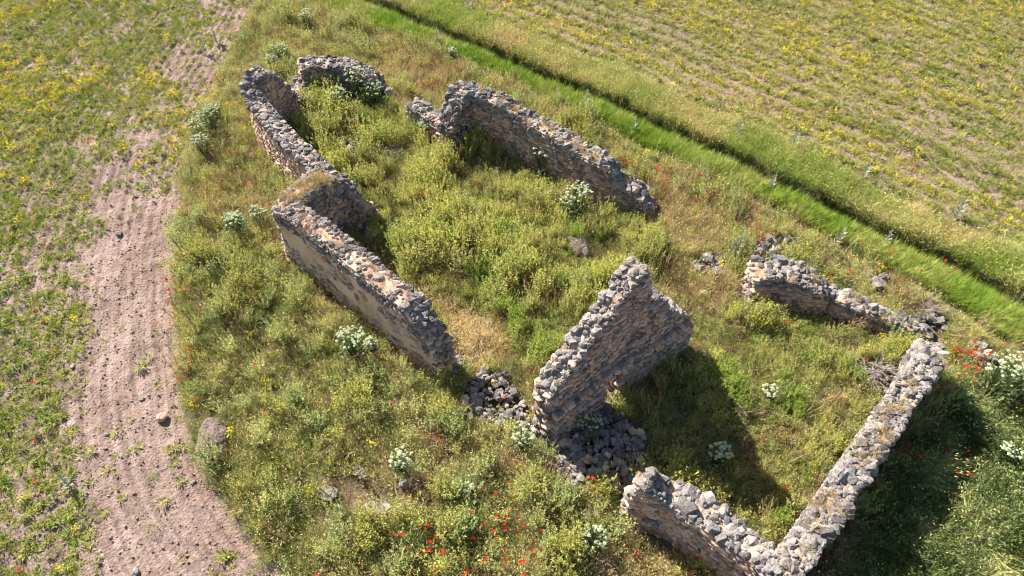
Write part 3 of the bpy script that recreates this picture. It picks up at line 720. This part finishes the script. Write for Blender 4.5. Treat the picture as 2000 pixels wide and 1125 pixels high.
def p_long(s):
    """long soft grass laid over by the wind"""
    random.seed(s); b = MB()
    for k in range(42):
        a = U(0, 6.283); r = U(0, .16); p = Vector((r * math.cos(a), r * math.sin(a), 0))
        q = b.blade(p, .0 + random.gauss(0, .5), U(.55, .95), U(.35, .8), U(.010, .018), U(0, .8), 0, 1.3)
        if k % 3 == 0: b.leaf(q, Vector((.9, U(-.4, .4), -.2)), Vector((0, 0, 1)), .10, .024, U(.8, 1.0))
    return b.mesh('long_grass', ['leaf'])

def p_dry(s):
    random.seed(s); b = MB()
    for k in range(34):
        a = U(0, 6.283); r = U(0, .15); p = Vector((r * math.cos(a), r * math.sin(a), 0))
        q = b.blade(p, a + U(-1, 1), U(.3, .65), U(.05, .7), U(.007, .012), U(.2, 1), 0, .6)
        if k % 2: b.leaf(q, rdir(-.3, .6), rdir(), U(.06, .11), U(.018, .03), U(.5, 1))
    return b.mesh('dry_tuft', ['leaf'])

def p_stalk(s):
    """a few tall dead stems with side twigs"""
    random.seed(s); b = MB()
    for k in range(5):
        a = U(0, 6.283); p = Vector((.1 * math.cos(a), .1 * math.sin(a), 0)); ln = U(.05, .5); d = Vector((math.cos(a) * math.sin(ln), math.sin(a) * math.sin(ln), math.cos(ln))); H = U(.6, 1.0)
        b.tube(p, p + d * H, .009, .005, U(0, 1))
        for j in range(6):
            t = U(.3, 1); e = p + d * H * t; f = e + (d + rdir(0, 1)) * U(.06, .14); b.tube(e, f, .005, .003, U(0, 1)); b.leaf(f, rdir(), rdir(), .05, .022, U(0, 1))
    return b.mesh('dead_stalk', ['leaf'])

def p_rosette(s):
    random.seed(s); b = MB()
    for k in range(30):
        a = U(0, 6.283); r = U(0, .16); p = Vector((r * math.cos(a), r * math.sin(a), U(0, .1)))
        b.leaf(p, Vector((math.cos(a), math.sin(a), U(.1, 1.4))), Vector((0, 0, 1)), U(.08, .17), U(.03, .05), U(0, 1))
    return b.mesh('field_weed', ['leaf'])

def p_yellow(s):
    random.seed(s); b = MB()
    for k in range(34):
        a = U(0, 6.283); r = U(0, .2); p = Vector((r * math.cos(a), r * math.sin(a), U(0, .16)))
        b.leaf(p, Vector((math.cos(a), math.sin(a), U(.2, 1.8))), Vector((0, 0, 1)), U(.08, .16), U(.025, .045), U(0, 1))
    for k in range(13):
        a = U(0, 6.283); r = U(0, .24); p = Vector((r * math.cos(a), r * math.sin(a), U(.16, .34)))
        for j in range(2): b.leaf(p, rdir(-.2, .6), Vector((0, 0, 1)), U(.05, .075), U(.035, .05), U(0, 1), 1)
    return b.mesh('yellow_flower_weed', ['leaf', 'yellow'])

def p_poppy(s, stem=True):
    random.seed(s); b = MB(); H = U(.42, .6); t = Vector((U(-.06, .06), U(-.06, .06), H))
    b.tube(Vector((0, 0, 0)), t, .006, .005, .5, 0)
    for k in range(2): b.leaf(Vector((0, 0, U(.05, .2))), rdir(.1, .6), Vector((0, 0, 1)), .14, .035, .5, 0)
    az = U(0, 6.3)
    for k in range(5):
        a = az + k * 1.257; d = Vector((math.cos(a), math.sin(a), U(.25, .6))); sd = Vector((-math.sin(a), math.cos(a), 0))
        b.quad([t, t + d * .022 + sd * .019, t + d * .04 + sd * .014, t + d * .04 - sd * .014, t + d * .022 - sd * .019], U(0, 1), 1)
    return b.mesh('poppy', ['stem', 'poppy'])

def p_clod(s):
    me = rock_mesh('soil_lump', s, .7, .16); me.materials.clear(); me.materials.append(M['clod']); return me

# ------------------------------------------------------------------ mass vegetation: points with a set of clump shapes
def scatter(name, label, cat, protos, P):
    """P: dict of arrays x,y,z,scale(3),rz,tilt,col"""
    n = len(P['x'])
    if n == 0: return
    me = bpy.data.meshes.new(name); me.vertices.add(n)
    co = np.stack([P['x'], P['y'], P['z']], -1).astype(np.float32); me.vertices.foreach_set('co', co.ravel())
    def vec(nm, a):
        at = me.attributes.new(nm, 'FLOAT_VECTOR', 'POINT'); at.data.foreach_set('vector', np.asarray(a, np.float32).ravel())
    vec('rot', P['rot']); vec('scl', P['scl']); vec('icol', P['col'])
    at = me.attributes.new('pid', 'INT', 'POINT'); at.data.foreach_set('value', rng.integers(0, len(protos), n).astype(np.int32))
    col = bpy.data.collections.new(name + '_shapes')
    for pm in protos: col.objects.link(bpy.data.objects.new(pm.name, pm))
    o = link(name, me); tag(o, label, cat, None, 'stuff')
    ng = bpy.data.node_groups.new(name + '_scatter', 'GeometryNodeTree')
    ng.interface.new_socket('Geometry', in_out='INPUT', socket_type='NodeSocketGeometry'); ng.interface.new_socket('Geometry', in_out='OUTPUT', socket_type='NodeSocketGeometry')
    N = ng.nodes; gi = N.new('NodeGroupInput'); go = N.new('NodeGroupOutput'); ip = N.new('GeometryNodeInstanceOnPoints'); ci = N.new('GeometryNodeCollectionInfo')
    ci.inputs['Collection'].default_value = col; ci.inputs['Separate Children'].default_value = True; ci.inputs['Reset Children'].default_value = True
    def na(nm, t):
        x = N.new('GeometryNodeInputNamedAttribute'); x.data_type = t; x.inputs['Name'].default_value = nm; return x.outputs[0]
    er = N.new('FunctionNodeEulerToRotation'); ng.links.new(na('rot', 'FLOAT_VECTOR'), er.inputs[0])
    ng.links.new(gi.outputs[0], ip.inputs['Points']); ng.links.new(ci.outputs[0], ip.inputs['Instance'])
    ip.inputs['Pick Instance'].default_value = True; ng.links.new(na('pid', 'INT'), ip.inputs['Instance Index'])
    ng.links.new(er.outputs[0], ip.inputs['Rotation']); ng.links.new(na('scl', 'FLOAT_VECTOR'), ip.inputs['Scale'])
    ng.links.new(ip.outputs[0], go.inputs[0])
    md = o.modifiers.new('scatter', 'NODES'); md.node_group = ng
    return o

def jgrid(step, x0=-34, x1=36, y0=2.5, y1=49):
    xs = np.arange(x0, x1, step); ys = np.arange(y0, y1, step); X, Y = np.meshgrid(xs, ys)
    X = X.ravel() + rng.uniform(-.5, .5, X.size) * step; Y = Y.ravel() + rng.uniform(-.5, .5, Y.size) * step
    m = np.abs(X) < 0.80 * (Y * 0.72 + 12.0) + 6.0           # the part of the land the picture and a step beside it can show
    return X[m], Y[m]

# footprints of the walls, so that nothing grows inside the masonry
ALL_WALLS = [W_NAVE_L, W_STUB_L, W_APSE_L, W_APSE_BACK, W_APSE_LOW, W_PRESB_R, W_SHOULDER_R, W_NAVE_R, W_GABLE, W_NARTH_N, W_NARTH_E, W_NARTH_S]
def wall_clear(x, y, extra=.06):
    m = np.ones(x.shape, bool)
    for w in ALL_WALLS:
        d, _ = poly_dist(x, y, [(a, b) for a, b, _, _ in w]); hw = max(q[3] for q in w)
        m &= np.abs(d) > hw + extra
    return m
def pile_cover(x, y):
    m = np.zeros(x.shape, bool)
    for poly, n, *_ in PILES.values(): m |= inside(x, y, poly)
    return m

def cmix(a, b, t): return np.asarray(a)[None] * (1 - t[:, None]) + np.asarray(b)[None] * t[:, None]
def pack(x, y, s, col, tilt=.12, sz=None, z=None, rz=None):
    n = len(x)
    rot = np.stack([rng.normal(0, tilt, n), rng.normal(0, tilt, n), rng.uniform(0, 6.283, n) if rz is None else rz], -1)
    szz = s if sz is None else sz
    return dict(x=x, y=y, z=(ground_z(x, y) - .01) if z is None else z, rot=rot, scl=np.stack([s, s, szz], -1), col=np.clip(col, 0, 1))
def cat(*ps): return {k: np.concatenate([p[k] for p in ps]) for k in ps[0]}
def sel(p, m): return {k: v[m] for k, v in p.items()}

G_FRESH = (.25, .325, .06); G_YEL = (.46, .44, .10); G_DEEP = (.08, .11, .033); G_OLIVE = (.30, .30, .10); G_PALE = (.44, .435, .15); G_GREY = (.27, .315, .125)
D_TAN = (.52, .405, .185); D_PINK = (.44, .295, .175); D_BROWN = (.25, .185, .10); D_STRAW = (.66, .53, .29); G_BRIGHT = (.31, .37, .08)
def pal(cols, v):
    v = np.clip(v, 0, 1) * (len(cols) - 1); k = np.minimum(v.astype(int), len(cols) - 2); f = (v - k)[:, None]; C = np.array(cols)
    return C[k] * (1 - f) + C[k + 1] * f
def wide(n): return (n - .3) / .4

lists = {k: [] for k in ('spiky', 'leafy', 'grass', 'long', 'dry', 'weed', 'yellow', 'stalk')}
x, y = jgrid(.135)
dl, al, dn, df, dv, av = zz(x, y)
nave = inside(x, y, NAVE); narth = inside(x, y, NARTHEX); lush = inside(x, y, LUSH); flat = inside(x, y, FLAT_DRY); bare = inside(x, y, BARE_BOTTOM)
N_ = x.size; rn = lambda s: rng.normal(0, s, N_); ru = lambda a, b: rng.uniform(a, b, N_)
n1 = fbm(x * .55, y * .55, 101); n2 = fbm(x * 1.5, y * 1.5, 102); n3 = fbm(x * .9 + 7, y * .9, 103); n4 = fbm(x * .3, y * .3 + 5, 104); n5 = fbm(x * .7 - 4, y * .7, 105)
u = ru(0, 1); u2 = ru(0, 1)
hole = np.zeros(N_, bool)
for ux, uy, us in UMBELS: hole |= np.hypot(x - ux, y - uy) < .28 * us
ok = wall_clear(x, y) & ~hole & ~(pile_cover(x, y) & (u2 < .93))
meadow = ok & (dl > .02 + .5 * (n2 - .5)) & (dn < .05)
clump = np.clip((n2 - .42) / .16, 0, 1)                       # knots of tall growth, about a metre apart
tall = .48 + .85 * np.clip(wide(n5), 0, 1)
# --- inside the nave and the narthex: tall yellow-green spikes over a thin dry carpet
ins = meadow & (nave | narth) & ~flat
green = np.clip(wide(n1) + .25 * nave + rn(.12), 0, 1)
m = ins & (u < .62)
lists['dry'].append(sel(pack(x, y, (.36 + .25 * n1) * ru(.7, 1.25), pal([D_TAN, G_PALE, G_PALE, G_OLIVE], green * .9 + rn(.15)), .3), m & (u2 < .6)))
lists['leafy'].append(sel(pack(x, y, (.35 + .3 * n1) * ru(.7, 1.2), pal([(.30, .25, .10), G_OLIVE, G_FRESH, G_DEEP], wide(n3) * .7 + rn(.2))), m & (u2 >= .6)))
m = ins & (u >= .58) & (u2 < .12 + clump * (.4 + .75 * green))
lists['spiky'].append(sel(pack(x, y, tall * np.where(narth, .72, .92) * ru(.75, 1.15), pal([G_OLIVE, G_YEL, (.36, .345, .12), G_FRESH], wide(n3) + rn(.2))), m & (u2 < .8)))
m = ins & (u >= .62) & (u2 > .75)
lists['leafy'].append(sel(pack(x, y, (.5 + .7 * n5) * ru(.7, 1.2), pal([D_BROWN, G_OLIVE, G_PALE, G_GREY], wide(n2) + rn(.25))), m))
m = meadow & flat & (u < .75)
lists['dry'].append(sel(pack(x, y, .75 * ru(.7, 1.2), pal([D_STRAW, D_STRAW, (.40, .29, .08)], wide(n3) + rn(.2)), .55, .45 * np.ones(N_)), m))
# --- outer meadow: dry carpet, knots of weeds in many tones
out = meadow & ~nave & ~narth & ~lush & ~bare
behind = sstep(15, 22, y + .35 * x) * sstep(-9, -5, x)         # the drier bank behind the church
dryness = np.clip(.42 + 1.6 * (n4 - .45) + 1.0 * (n3 - .5) + .25 * behind + rn(.08), 0, 1)
dryness = np.where(dl < 3.0, dryness * .7, dryness)
m = out & (u < .66)
lists['dry'].append(sel(pack(x, y, (.5 + .4 * n2) * ru(.7, 1.25), pal([G_OLIVE, G_PALE, (.50, .43, .20), D_TAN, D_PINK], dryness * .85 + rn(.18)), .25), m & (u2 < .25 + .6 * dryness)))
lists['grass'].append(sel(pack(x, y, (.42 + .3 * n2) * ru(.7, 1.2), pal([G_FRESH, G_OLIVE, G_PALE], dryness * 1.1 + rn(.2))), m & (u2 >= .35 + .55 * dryness)))
lists['leafy'].append(sel(pack(x, y, (.36 + .35 * n2) * ru(.7, 1.2), pal([G_FRESH, G_OLIVE, (.30, .26, .11)], dryness + rn(.2))), m & (u2 < .3)))
m = out & (u >= .66) & (u2 < .15 + .75 * clump)
tone = pal([G_YEL, G_OLIVE, G_PALE, G_GREY, (.34, .33, .09)], wide(n5) + rn(.13))
lists['leafy'].append(sel(pack(x, y, tall * ru(.65, 1.15), tone), m & (u < .85) & (u2 > .18 * dryness)))
lists['spiky'].append(sel(pack(x, y, tall * ru(.55, .95), tone), m & (u >= .85)))
m = out & (u > .8) & (u2 > .86)
lists['dry'].append(sel(pack(x, y, ru(.7, 1.2), pal([D_TAN, D_PINK, D_BROWN], wide(n1) + rn(.3))), m))
m = meadow & ~lush & (u > .955) & (u2 < .5)
lists['stalk'].append(sel(pack(x, y, ru(.6, 1.15), pal([D_BROWN, D_PINK, D_TAN], u2 * 2), .2), m))
m = out & (u2 > .985) & (u < .3)
lists['yellow'].append(sel(pack(x, y, ru(.7, 1.1), np.tile(np.array([G_OLIVE]), (N_, 1))), m))
m = meadow & bare & (u < .4)
lists['dry'].append(sel(pack(x, y, .32 * ru(.6, 1.2), pal([D_PINK, (.50, .33, .20), D_TAN], u2), .5), m))
# --- rank growth right of the end wall
m = meadow & lush & (u < .6 + .25 * clump)
lists['leafy'].append(sel(pack(x, y, (.5 + .9 * n5) * ru(.7, 1.2), pal([G_DEEP, (.13, .17, .05), (.20, .24, .085), G_GREY], wide(n2) + rn(.25))), m))
m = meadow & lush & (u > .86) & (u2 < .6)
lists['long'].append(sel(pack(x, y, (.6 + .6 * n2) * ru(.6, 1.1), pal([(.14, .19, .06), G_GREY, G_PALE], wide(n2) + rn(.35)), .35, None, None, ru(-1.2, 1.4) + 2.4 * (n1 - .5)), m))
m = meadow & lush & (u > .86) & (u2 > .6)
lists['dry'].append(sel(pack(x, y, ru(.7, 1.2), pal([G_PALE, D_TAN, G_GREY], ru(0, 1))), m))
# --- bright green strip, its rut and the verge
m = ok & (dn >= .22 + .4 * (n2 - .5)) & (df < -.02) & (dl > 0)
lists['grass'].append(sel(pack(x, y, (.6 + .3 * n2) * rng.uniform(.8, 1.15, x.size), pal([(.24, .35, .045), (.33, .41, .075), (.41, .43, .12)], wide(n3) + rn(.3))), m))
m = ok & (df >= .0) & (df < .62) & (u < .8)
lists['grass'].append(sel(pack(x, y, (.38 + .3 * n2) * rng.uniform(.8, 1.15, x.size), cmix(G_DEEP, G_FRESH, np.clip((n3 - .2) * .9 + rng.normal(0, .12, x.size), 0, 1))), m))
m = ok & (df >= .3) & (df < .6) & (u < .6)
lists['grass'].append(sel(pack(x, y, (.6 + .4 * n2) * ru(.8, 1.15), pal([G_DEEP, G_DEEP, (.14, .19, .05)], wide(n3) + rn(.2))), m))  # far bank row: the ditch's shade put into a very dark grass colour
m = ok & (df >= .52) & (dv < .1 + .6 * (n2 - .5)) & (u < .62)
lists['dry'].append(sel(pack(x, y, (.7 + .4 * n2) * rng.uniform(.75, 1.2, x.size), pal([G_FRESH, G_OLIVE, G_PALE, G_PALE, D_TAN], wide(n1) + rn(.25))), m))
m = ok & (df >= .55) & (dv < .2) & (u > .66)
lists['leafy'].append(sel(pack(x, y, (.5 + .4 * n2) * rng.uniform(.65, 1.15, x.size), cmix(G_OLIVE, G_YEL, u2)), m))
# bright grass at the top between field and strip
# --- the right-hand field: weeds in drill rows
x, y = jgrid(.15); dl, al, dn, df, dv, av = zz(x, y)
u = rng.uniform(0, 1, x.size); u2 = rng.uniform(0, 1, x.size); n1 = fbm(av * .22, dv * .9, 111); n2 = fbm(x * .8, y * .8, 112); n3 = fbm(av * .1, dv * .45, 113)
row = .5 + .5 * np.cos((dv + .12 * fbm(x * .4, y * .4, 9)) * 2 * math.pi / .95)
dens = np.clip(.56 + 1.0 * (n1 - .45) + 1.0 * (row - .5) + .35 * (n2 - .5) + .35 * np.exp(-(dv / .7) ** 2) + .03 * np.clip(dv - 6, 0, 12), .03, .95)
m = (dv > .05) & (u < dens * .95); fy = np.clip((n3 - .42) * 3.2, 0, 1)
c = cmix((.20, .26, .05), (.42, .39, .07), np.clip(.15 + .8 * fy + rng.normal(0, .25, x.size), 0, 1))
lists['weed'].append(sel(pack(x, y, rng.uniform(.4, 1.0, x.size), c), m & (u2 < .62)))
lists['leafy'].append(sel(pack(x, y, rng.uniform(.3, .6, x.size), c), m & (u2 >= .62) & (u2 < .82)))
lists['yellow'].append(sel(pack(x, y, rng.uniform(.6, 1.05, x.size), c), m & (u2 >= .82) & (u2 < .825 + .05 * fy)))
m = (dv > .05) & (u2 < .34) & (u > .3)
lists['dry'].append(sel(pack(x, y, rng.uniform(.25, .5, x.size), cmix(G_PALE, D_TAN, u)), m))
# --- the left field
m0 = (dl < 0) & (dn < -.1)
n1 = fbm(x * .3, y * .3, 121); n2 = fbm(x * 1.1, y * 1.1, 122); n3 = fbm(x * .35, y * .35, 123)
trk = (1 - sstep(2.2, 3.6, -dl + 1.2 * (n2 - .5))) * (1 - .6 * sstep(17, 25, y))                    # wheel-worn bare soil along the meadow
far = sstep(-3.0, -7.5, dl)
dens = np.clip(.62 + 1.1 * (n1 - .45) + 1.0 * (n2 - .5) + .12 * sstep(20, 30, y) + .3 * far - 1.0 * trk, .03, .95)
m = m0 & (u < dens); fy = np.clip((n3 - .5) * 4, 0, 1) * sstep(19, 25, y)
c = cmix((.22, .29, .045), (.41, .40, .06), np.clip(.2 + .6 * fy + rng.normal(0, .3, x.size), 0, 1))
lists['weed'].append(sel(pack(x, y, rng.uniform(.35, .95, x.size), c), m & (u2 < .62)))
lists['leafy'].append(sel(pack(x, y, rng.uniform(.25, .55, x.size), c), m & (u2 >= .62) & (u2 < .8)))
lists['yellow'].append(sel(pack(x, y, rng.uniform(.6, 1.05, x.size), c), m & (u2 >= .8) & (u2 < .806 + .08 * fy)))
lists['grass'].append(sel(pack(x, y, rng.uniform(.3, .55, x.size), cmix(G_FRESH, G_DEEP, n2)), m & (u2 > .93) & (far > .3)))
# --- what grows on the wall tops
ts = TOP_SPOTS
if ts:
    tx = np.array([t[0] for t in ts]); ty = np.array([t[1] for t in ts]); tz = np.array([t[2] for t in ts])
    tc = np.array([{'rust': (.34, .21, .14), 'tan': (.44, .33, .155), 'pale': (.48, .42, .22)}[t[3]] for t in ts]) * rng.uniform(.8, 1.2, (len(ts), 1))
    sc = np.array([{'rust': .24, 'tan': .5, 'pale': .42}[t[3]] for t in ts]) * rng.uniform(.7, 1.2, len(ts))
    for k in range(4):
        lists['dry'].append(pack(tx + rng.normal(0, .08, len(ts)), ty + rng.normal(0, .08, len(ts)), sc, tc, .35, None, tz - .02))

scatter('spiky_weeds', 'yellow-green spiky weeds filling the roofless ruin and meadow', 'weeds', [p_mustard(10 + k) for k in range(4)], cat(*lists['spiky']))
scatter('leafy_weeds', 'low leafy green weeds all over meadow and fields', 'weeds', [p_bush(20 + k) for k in range(4)], cat(*lists['leafy']))
scatter('green_grass', 'bright green grass of the strip, its rut and the meadow', 'grass', [p_grass(30 + k) for k in range(4)], cat(*lists['grass']))
scatter('long_grass', 'long wind-laid green grass right of the end wall', 'grass', [p_long(40 + k) for k in range(3)], cat(*lists['long']))
scatter('dry_grass', 'dry tan and pinkish grass across meadow, verge and wall tops', 'grass', [p_dry(50 + k) for k in range(4)], cat(*lists['dry']))
scatter('dead_stalks', 'thin brown dead stalks standing in the meadow', 'dead stalks', [p_stalk(90 + k) for k in range(3)], cat(*lists['stalk']))
scatter('field_weeds', 'small green weeds in rows on the ploughed fields', 'weeds', [p_rosette(60 + k) for k in range(4)], cat(*lists['weed']))
scatter('yellow_flowers', 'yellow flowering weeds in bands across the fields', 'flowers', [p_yellow(70 + k) for k in range(3)], cat(*lists['yellow']))

# clods on the ploughed soil
x, y = jgrid(.085); dl, al, dn, df, dv, av = zz(x, y); u = rng.uniform(0, 1, x.size)
m = (((dl < .05) & (dn < -.1)) | (dv > .1)) & (u < .5 + .5 * (fbm(x * 1.5, y * 1.5, 131) - .5))
s = .022 + .055 * rng.uniform(0, 1, x.size) ** 3.5
pc = pack(x, y, s, np.ones((x.size, 3)) * .5, .6, s * .55); pc['z'] = pc['z'] + s * .25
scatter('soil_clods', 'pinkish clods and pebbles on the ploughed soil', 'soil', [p_clod(80 + k) for k in range(5)], sel(pc, m))

# ------------------------------------------------------------------ white flowering umbel plants, each with its flower heads
def umbel_head(s):
    """a flat lumpy cap of tiny white flowers with a ragged rim"""
    random.seed(s); b = MB(); rings = [(0, 1), (.028, 6), (.052, 10), (.078, 12)]; idx = []
    for r, n in rings:
        row = []
        for j in range(n):
            a = 6.283 * j / n + U(-.15, .15); rr = r * U(.8, 1.25)
            row.append(len(b.v)); b.v.append((rr * math.cos(a), rr * math.sin(a), .03 * (1 - (r / .078) ** 2) + U(-.011, .011))); b.lv.append(U(0, 1))
        idx.append(row)
    for A, B in zip(idx[:-1], idx[1:]):
        i = j = 0
        while j < len(B):
            b.f.append((A[i % len(A)], B[j], B[(j + 1) % len(B)])); b.mi.append(0); j += 1
            if len(A) > 1 and i < len(A) and j * len(A) / len(B) >= i + 1: b.f.append((A[i % len(A)], B[j % len(B)], A[(i + 1) % len(A)])); b.mi.append(0); i += 1
    return b.mesh('flower_head', ['umbel'])
def umbel_foliage(s):
    random.seed(s); b = MB()
    for k in range(150):
        d = rdir(0, 1); rr = U(.3, 1) ** .6; p = Vector((d.x * .38 * rr, d.y * .38 * rr, .04 + d.z * .55 * rr))
        b.leaf(p, d + rdir(-.5, .6), Vector((0, 0, 1)), U(.09, .17), U(.04, .07), U(0, 1))
    return b.mesh('foliage', ['umbel_leaf'])
HEADS = [umbel_head(k) for k in range(4)]; FOL = [umbel_foliage(k) for k in range(4)]
UMB_INFO = ['white umbel plant, lowest left of the clump outside the apse', 'tallest white umbel plant of the clump outside the apse', 'white umbel plant at the near side of the clump outside the apse', 'white umbel plant at the upper side of the clump outside the apse',
    'white umbel plant in the meadow left of the plastered wall', 'white umbel plant nearest the outer corner of the stub wall', 'small white umbel plant left of the plastered wall, farthest from it', 'large white umbel plant below the middle of the plastered wall', 'small green umbel plant in the shade of the plastered wall',
    'left white umbel plant of three inside the apse', 'tall white umbel plant in the middle of the apse', 'right white umbel plant of three inside the apse', 'white umbel plant at the foot of the low chancel wall', 'pale umbel plant left of two below the shoulder wall', 'pale umbel plant right of two below the shoulder wall',
    'pale umbel plant against the middle of the right nave wall', 'large pale umbel plant in the nave near the notch', 'small umbel plant beside the large pale one in the nave', 'white umbel plant lit at the edge of the gable shadow', 'small white umbel plant in the sunny narthex', 'left of two big white umbel plants beyond the end wall corner', 'right of two big white umbel plants beyond the end wall corner',
    'pale umbel plant just below the near gable foot', 'pale round umbel plant above the grey rock in the lower meadow', 'white umbel plant at the bottom left of the pinkish wall', 'green umbel plant in the shaded rubble below the gable', 'white umbel plant behind the apse tip, farther one', 'white umbel plant close behind the apse tip', 'very small white umbel plant in the lower meadow centre',
    'white umbel plant in the lush grass at the right edge', 'pale umbel plant by the grass strip at the top', 'tiny umbel plant by the apse stones', 'umbel plant at the outside foot of the apse wall', 'small pale umbel plant in the dry grass above the shoulder wall']
for k, (x0, y0, s) in enumerate(UMBELS):
    random.seed(700 + k); z0 = gz(x0, y0)
    root = empty('umbel_plant', (x0, y0, z0)); tag(root, UMB_INFO[k], 'flowering plant', 'white umbel plants'); root.rotation_euler.z = U(0, 6.3)
    link('foliage', FOL[k % 4], root, (0, 0, 0), (0, 0, 0), (s, s, s * 1.3))
    st = MB(); nh = int((20 + 38 * s) * U(.55, 1.2)); pts = []
    for j in range(nh):
        a = U(0, 6.28); r = math.sqrt(U(0, 1)) * .36 * s; top = Vector((r * math.cos(a), r * math.sin(a), s * (U(.85, 1.1) - .6 * (r / s) ** 1.4)))
        st.tube(Vector((r * .2 * math.cos(a), r * .2 * math.sin(a), 0)), top, .008, .004); pts.append(top)
    stems = link('stems', st.mesh('stems', ['stem']), root)
    for top in pts:
        q = U(.3, .72) * (.75 + .25 * s); link('flower_head', HEADS[random.randrange(4)], stems, top, (U(-.25, .25), U(-.25, .25), U(0, 6)), (q, q, q))

# ------------------------------------------------------------------ silver thistles
def thistle_leaf(s):
    random.seed(s); b = MB(); L = .42; prev = None
    for j in range(7):                                     # toothed blade arching outward
        t = j / 6; w = .07 * math.sin(math.pi * (.15 + .8 * t)) * (1.35 if j % 2 else .75); p = Vector((L * t * .8, 0, L * (.62 * t - .42 * t * t)))
        a, c = p + Vector((0, w, .02)), p - Vector((0, w, -.02))
        if prev: b.quad([prev[0], a, p, prev[2]], U(0, 1)); b.quad([prev[2], p, c, prev[1]], U(0, 1))
        prev = (a, c, p)
    return b.mesh('leaf', ['thistle'])
TL = [thistle_leaf(k) for k in range(3)]
TH_INFO = ['silver thistle on the verge at the top edge', 'silver thistle on the near edge of the grass strip', 'silver thistle behind the back fragment of the apse', 'small silver thistle in dry grass above the shoulder wall', 'small silver thistle beside the larger one behind the apse', 'silver thistle by bare dry ground near the strip',
    'tall silver thistle behind the middle of the right nave wall', 'silver thistle between the nave wall and the green strip', 'silver thistle beyond the rut, upper middle', 'silver thistle on the field edge above the dry verge', 'silver thistle at the field edge by bare pink soil', 'large silver thistle on the verge near the right edge', 'silver thistle in dry grass above the narthex block', 'silver thistle at the near edge of the strip, right',
    'silver thistle on the strip edge above the poppies', 'blue-green thistle beside the small block cluster', 'small thistle in the nave near the dark weeds', 'silver thistle in the lush grass at the right edge', 'thistle at the shaded outside of the end wall', 'thistle in deep shade below the end wall', 'green thistle alone on the bare soil at lower left', 'large thistle in the left field near the top', 'grey thistle beside the large one in the left field', 'blue-green thistle in the middle of the nave',
    'small thistle on the grass strip behind the nave wall', 'grey thistle above the flat white rocks', 'silver thistle at the right edge by the rut', 'small thistle in the sunny narthex']
for k, (x0, y0, s) in enumerate(THISTLES):
    random.seed(900 + k); root = empty('thistle', (x0, y0, gz(x0, y0))); tag(root, TH_INFO[k], 'thistle', 'silver thistles'); root.rotation_euler.z = U(0, 6.3)
    st = MB(); st.tube(Vector((0, 0, 0)), Vector((.03, 0, .95 * s)), .025 * s, .012 * s); me = st.mesh('stem', ['thistle']); link('stem', me, root)
    for j in range(17):
        t = j / 16; q = s * (1.05 - .72 * t) * U(.85, 1.15)
        link('leaf', TL[j % 3], root, (.03 * t, 0, s * (.05 + .9 * t)), (U(-.2, .2), -.25 - .55 * t + U(-.15, .15), j * 2.4 + U(-.3, .3)), (q, q, q))

# ------------------------------------------------------------------ poppies
POP = [p_poppy(k) for k in range(5)]; extra = []; npop = 0
random.seed(1234)
for lab, (cx, cy, rx, ry, n) in POPPIES:
    for k in range(n):
        px, py = cx + random.gauss(0, .85 if n > 60 else .62) * rx, cy + random.gauss(0, .85 if n > 60 else .62) * ry
        if not wall_clear(np.array([px]), np.array([py]), -.05)[0] and 'wall' not in lab: continue
        if npop < 292:
            q = U(.55, 1.1); o = link('poppy', POP[random.randrange(5)], None, (px, py, gz(px, py)), (U(-.15, .15), U(-.15, .15), U(0, 6.3)), (q, q, q)); npop += 1
            tag(o, lab, 'poppy', 'poppies: ' + lab[10:])
        else: extra.append((px, py))
xx, yy = jgrid(1.15); dl, al, dn, df, dv, av = zz(xx, yy); uu = rng.uniform(0, 1, xx.size)
mm = ((dl < -3.2) & (uu < .38)) | ((dv > 0) & (uu < .28)) | ((dl > 0) & (dn < 0) & (uu < .14)) | ((dl < 0) & (yy > 24) & (uu < .45))
mm &= wall_clear(xx, yy)
ex = np.concatenate([xx[mm], np.array([e[0] for e in extra])]); ey = np.concatenate([yy[mm], np.array([e[1] for e in extra])])
scatter('scattered_poppies', 'red poppies scattered singly over fields and meadow', 'poppies', POP, pack(ex, ey, rng.uniform(.85, 1.1, ex.size), np.ones((ex.size, 3)) * .3))

# ------------------------------------------------------------------ heaps of dead branches
BR_INFO = ['heap of dead grey branches at the mouth of the apse', 'heap of dead branches against the inside of the end wall', 'brown dead brush behind the low narthex wall tail', 'few dead branches at the foot of the narthex block', 'bleached forked branch in the meadow at the bottom', 'dead twigs at the edge of the gable shadow']
for k, (x0, y0, s) in enumerate(BRUSH):
    random.seed(1500 + k); root = empty('brush_heap', (x0, y0, gz(x0, y0) + .15)); tag(root, BR_INFO[k], 'dead branches')
    for j in range(int(34 * s)):
        b = MB(); a = U(0, 6.28); r = U(0, .5) * s; p = Vector((r * math.cos(a), r * math.sin(a), U(0, .15))); hd = U(0, 6.28); L = U(.35, .9) * (.6 + .5 * s)
        for q in range(3):
            hd += U(-.4, .4); e = p + Vector((math.cos(hd), math.sin(hd), U(-.1, .35))) * L / 3
            b.tube(p, e, .014 * (1 - .28 * q), .011 * (1 - .28 * q))
            if q: b.tube(p, p + Vector((math.cos(hd + .8), math.sin(hd + .8), U(-.1, .4))) * L / 4, .008, .003)
            p = e
        link('branch', b.mesh('branch', ['twig']), root)
